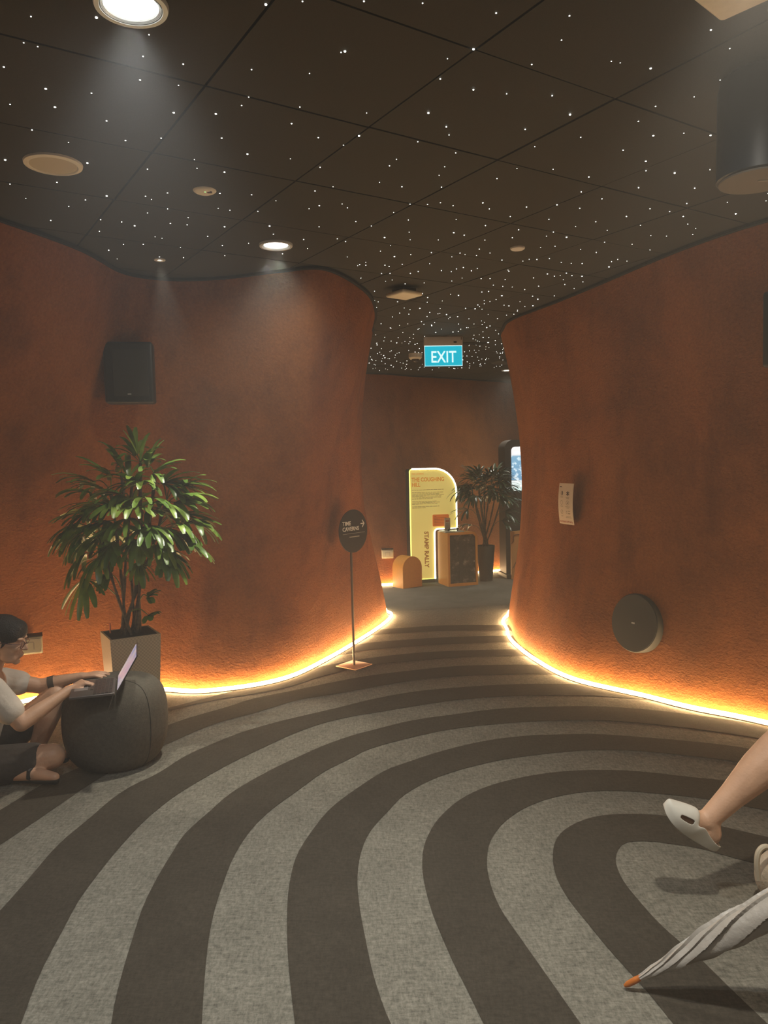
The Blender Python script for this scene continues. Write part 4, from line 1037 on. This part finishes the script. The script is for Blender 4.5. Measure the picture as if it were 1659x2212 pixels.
# --- person at the right: leg with white clog, mostly outside the frame
Yl = 2.62
ank2 = at(1532, 1768, Yl); heel = at(1538, 1802, Yl); toe2 = at(1456, 1757, Yl-.005); knee2 = at(1728, 1575, Yl+.03)
hip2 = Vector((1.83, 2.72, .56)); pel2 = Vector((1.93, 2.76, .56)); hip2b = Vector((1.85, 2.92, .54)); knee2b = Vector((1.62, 2.98, .50)); ank2b = Vector((1.76, 2.99, .10))
root2 = Vector((1.93, 2.76, 0))
P2 = thing('person', 'person seated at the right edge, only a bare shin and a pale clog in view', 'person', root2)
ch2 = Vector((1.98, 2.78, .86)); nk2 = Vector((1.96, 2.78, 1.10)); hd2 = Vector((1.92, 2.78, 1.27))
def body2(bm):
    R_ = RotZY(PI, .1)
    headbuild(bm, hd2, R_, 1.0)
    limb(bm, [(hd2+Vector((.02, 0, -.06)), .05), (nk2, .055), (Vector((1.98, 2.78, 1.0)), .09), (ch2, .12), (Vector((1.96, 2.77, .7)), .115), (pel2, .13)])
    limb(bm, [(pel2, .12), (hip2, .095), (hip2.lerp(knee2, .5), .080), (knee2, .066), (knee2.lerp(ank2, .25), .070), (knee2.lerp(ank2, .45), .066), (knee2.lerp(ank2, .75), .046), (ank2, .036)])
    limb(bm, [(ank2, .036), (heel, .033)])
    limb(bm, [(ank2+Vector((-.005, 0, -.01)), .036), (ank2.lerp(toe2, .5)+Vector((0, 0, -.012)), .032), (toe2, .020)])
    limb(bm, [(heel, .032), (heel.lerp(toe2, .5)+Vector((0, 0, -.012)), .032), (toe2, .022)])
    limb(bm, [(pel2, .12), (hip2b, .095), (hip2b.lerp(knee2b, .5), .082), (knee2b, .060), (knee2b.lerp(ank2b, .3), .056), (ank2b, .036)])
    limb(bm, [(ank2b, .036), (ank2b+Vector((.0, 0, -.05)), .034), (ank2b+Vector((-.10, 0, -.065)), .032), (ank2b+Vector((-.17, 0, -.072)), .025)])
    for s in (-1, 1):
        sh = Vector((1.98, 2.78+s*.18, 1.0)); el = Vector((1.88, 2.78+s*.23, .77)); wr = Vector((1.69, 2.80+s*.13, .68))
        limb(bm, [(Vector((1.98, 2.78+s*.08, .99)), .07), (sh, .055), (el, .04), (wr, .025)])
        hand(bm, wr, Vector((-1, -s*.2, -.1)), Vector((0, 0, 1)), s, L=.165)
blob('body', body2, .0055, M['skin'], P2, 5)
def cl2(bm):
    limb(bm, [(Vector((1.98, 2.78, 1.02)), .095), (ch2, .14), (Vector((1.96, 2.77, .7)), .14), (pel2, .145)])
    for s in (-1, 1): limb(bm, [(Vector((1.98, 2.78+s*.08, .99)), .09), (Vector((1.98, 2.78+s*.18, 1.0)), .07), (Vector((1.92, 2.78+s*.21, .89)), .065)])
blob('t_shirt', cl2, .009, mat('dark_top', (.06, .06, .07), .9), P2, 3)
def sh2(bm):
    limb(bm, [(pel2, .145), (hip2, .115), (hip2.lerp(knee2, .6), .095)]); limb(bm, [(pel2, .145), (hip2b, .115), (hip2b.lerp(knee2b, .6), .095)])
blob('shorts', sh2, .009, M['shorts'], P2, 3)
def hair2(bm):
    add_ball(bm, hd2+Vector((.02, 0, .045)), (.105, .088, .09), 3); add_ball(bm, hd2+Vector((.05, 0, -.015)), (.075, .082, .085), 3)
blob('hair', hair2, .007, M['hair'], P2, 3)
# clog: a shell around the front of the foot, open heel, hole on the side
clogm = mat('pale_foam_clog', (.62, .60, .53), .6, var=.03)
def clog(heelp, toep, up_, name='clog'):
    d = (toep-heelp).normalized(); n = (up_ - d*up_.dot(d)).normalized(); s = d.cross(n).normalized(); L = .252
    # stations along the sole, heel -> toe: (t, half width, sole z, upper height)
    st = [(0, .012, .006, .0), (.03, .026, .0, .010), (.10, .034, -.003, .014), (.22, .036, -.005, .026), (.34, .038, -.005, .040), (.44, .041, -.004, .055), (.52, .044, -.002, .070), (.60, .046, .0, .072), (.70, .047, .003, .062), (.80, .045, .008, .049), (.88, .038, .014, .037), (.95, .026, .022, .026), (1.0, .009, .031, .018)]
    st = [tuple(v) for v in [(p[0], p[1], p[2], p[3]) for p in st]]
    bm = new_bm(); m_ = 20; rings = []
    for (t_, w_, z_, h_) in st:
        ring_ = []
        for k in range(m_+1):
            a = PI*k/m_            # from one side over the top to the other
            y = math.cos(a); z = math.sin(a)
            if t_ < .5: zz = z_ + min(h_, h_*(1.0 if abs(y) > .86 else 0.25)) if k not in (0, m_) else z_ + h_*.6
            else: zz = z_ + h_*z**.8 + .004
            ring_.append(heelp + d*(L*t_) + s*(w_*y) + n*zz)
        rings.append(ring_)
    V = [[bm.verts.new(p_) for p_ in r_] for r_ in rings]
    U = [[bm.verts.new(heelp + d*(L*t_) + s*(w_*math.cos(PI*k/m_)*.96) + n*(z_-.014)) for k in range(m_+1)] for (t_, w_, z_, h_) in st]
    for i in range(len(st)-1):
        for k in range(m_):
            side_hole = st[i][0] >= .60 and st[i][0] < .80 and k in (2, 3, m_-4, m_-3)
            if not side_hole: bm.faces.new((V[i][k], V[i+1][k], V[i+1][k+1], V[i][k+1]))
            bm.faces.new((U[i][k+1], U[i+1][k+1], U[i+1][k], U[i][k]))
        bm.faces.new((V[i][0], U[i][0], U[i+1][0], V[i+1][0])); bm.faces.new((V[i][m_], V[i+1][m_], U[i+1][m_], U[i][m_]))
    bm.faces.new(V[0] + U[0][::-1]); bm.faces.new(V[-1][::-1] + U[-1])
    o = obj(name, bm, clogm, P2, world=True, auto=180)
    so = o.modifiers.new('thickness', 'SOLIDIFY'); so.thickness = .003; so.offset = -1
    ss = o.modifiers.new('smooth', 'SUBSURF'); ss.levels = 1; ss.render_levels = 2
hp = at(1553, 1826, Yl); tp = at(1420, 1744, Yl)
dn = (tp-hp).normalized(); upc = Vector((0, -1, 0)).cross(dn); upc = upc if upc.z > 0 else -upc
clog(hp, tp, upc + Vector((0, -.25, 0)))
clog(ank2b+Vector((.06, 0, -.088)), ank2b+Vector((-.19, 0, -.088)), Vector((0, 0, 1)))

pouf(Vector((1.95, 2.80, 0)), 'dark grey felt pouf under the person at the right edge, outside the frame', s=1.1)
# bag with loop handle
bc = at(1668, 1930, 2.58); bc.z = 0
t = thing('tote_bag', 'pale beige fabric bag with a loop handle standing at the right edge', 'bag', bc)
ztb = at(1655, 1880, 2.58).z
def bag(bm):
    add_ball(bm, bc+Vector((.055, .02, .10)), (.105, .075, .10), 3); add_capsule(bm, bc+Vector((.055, .02, .10)), .085, bc+Vector((.065, .02, .20)), .055)
blob('bag_body', bag, .007, mat('beige_canvas', (.46, .39, .30), .9, var=.06, bump=.4, bscale=90), t, 3)
bm = new_bm(); hp0 = at(1638, 1900, 2.56); add_tube(bm, crom([hp0, at(1635, 1862, 2.555), at(1640, 1838, 2.555), at(1655, 1829, 2.56), at(1670, 1845, 2.57), at(1672, 1895, 2.58)], 6), .010, 8); obj('handle', bm, mat('beige_strap', (.58, .50, .37), .8), t, world=True)

# ---------------------------------------------------------------- umbrella
tip = on(1349, 2131, .008); tip.z = .010
end = at(1659, 1968, 2.08); dU = (end-tip).normalized(); 
t = thing('umbrella', 'rolled silver grey umbrella with an orange wooden tip leaning at lower right', 'umbrella', tip)
s_, u_ = frame_of(dU)
bm = new_bm(); add_tube(bm, [tip, tip+dU*.012, tip+dU*.04, tip+dU*.062], [.0045, .0085, .0095, .0075], 14); obj('wooden_tip', bm, M['wood_orange'], t, world=True)
bm = new_bm(); NS, NR = 110, 160; L_ = .62; rings = []
prof = [(0, .009), (.10, .017), (.25, .030), (.40, .041), (.55, .048), (.70, .050), (.85, .046), (.95, .034), (1, .018)]
def pf(u):
    for (a, ra), (b, rb) in zip(prof, prof[1:]):
        if u <= b: k = (u-a)/(b-a); k = k*k*(3-2*k); return ra+(rb-ra)*k
    return prof[-1][1]
for i in range(NS+1):
    u = i/NS; c = tip + dU*(.055 + L_*u); r = pf(u); tw = 3.4*u + .5*math.sin(3*u); ring_ = []
    for k in range(NR):
        a = 2*PI*k/NR
        q_ = ((a - tw)/(2*PI)) % 1.0; G_ = (0, .10, .24, .33, .49, .60, .77, .88, 1.0); gi = max(n_ for n_ in range(8) if G_[n_] <= q_); ph = (q_-G_[gi])/(G_[gi+1]-G_[gi])   # eight uneven overlapping gores
        saw = (1-ph)**1.2*(.75+.25*math.sin(gi*2.1+5*u))
        rr_ = r*(.80 + .30*saw + .03*math.sin(3*a + 9*u))
        ring_.append(bm.verts.new(c + (s_*math.cos(a) + u_*math.sin(a))*rr_))
    rings.append(ring_)
for a, b in zip(rings, rings[1:]):
    for k in range(NR): bm.faces.new((a[k], a[(k+1) % NR], b[(k+1) % NR], b[k]))
bm.faces.new(rings[0][::-1]); bm.faces.new(rings[-1])
obj('canopy', bm, mat('silver_grey_fabric', (.38, .35, .31), .38, var=.08, scale=12, bump=.25, bscale=60), t, world=True, auto=50)
bm = new_bm(); e0 = tip+dU*(.055+L_); add_tube(bm, [e0-dU*.02, e0+dU*.06, e0+dU*.075, e0+dU*.14, e0+dU*.15], [.006, .006, .013, .014, .008], 12); obj('handle', bm, M['wood_orange'], t, world=True)

# ---------------------------------------------------------------- groups of repeats
GR = {'led_strip': 'light strips along the wall feet', 'wall_speaker': 'black box speakers on the walls', 'pouf': 'grey felt poufs', 'access_point': 'square wireless units under the ceiling',
      'ceiling_speaker': 'round speakers in the ceiling', 'socket_box': 'cream socket boxes', 'air_slot': 'air slots in the ceiling', 'potted_palm': 'potted fan palms', 'person': 'people sitting in the room'}
for o in bpy.data.objects:
    if o.parent is None and o.name.split('.')[0] in GR: o['group'] = GR[o.name.split('.')[0]]
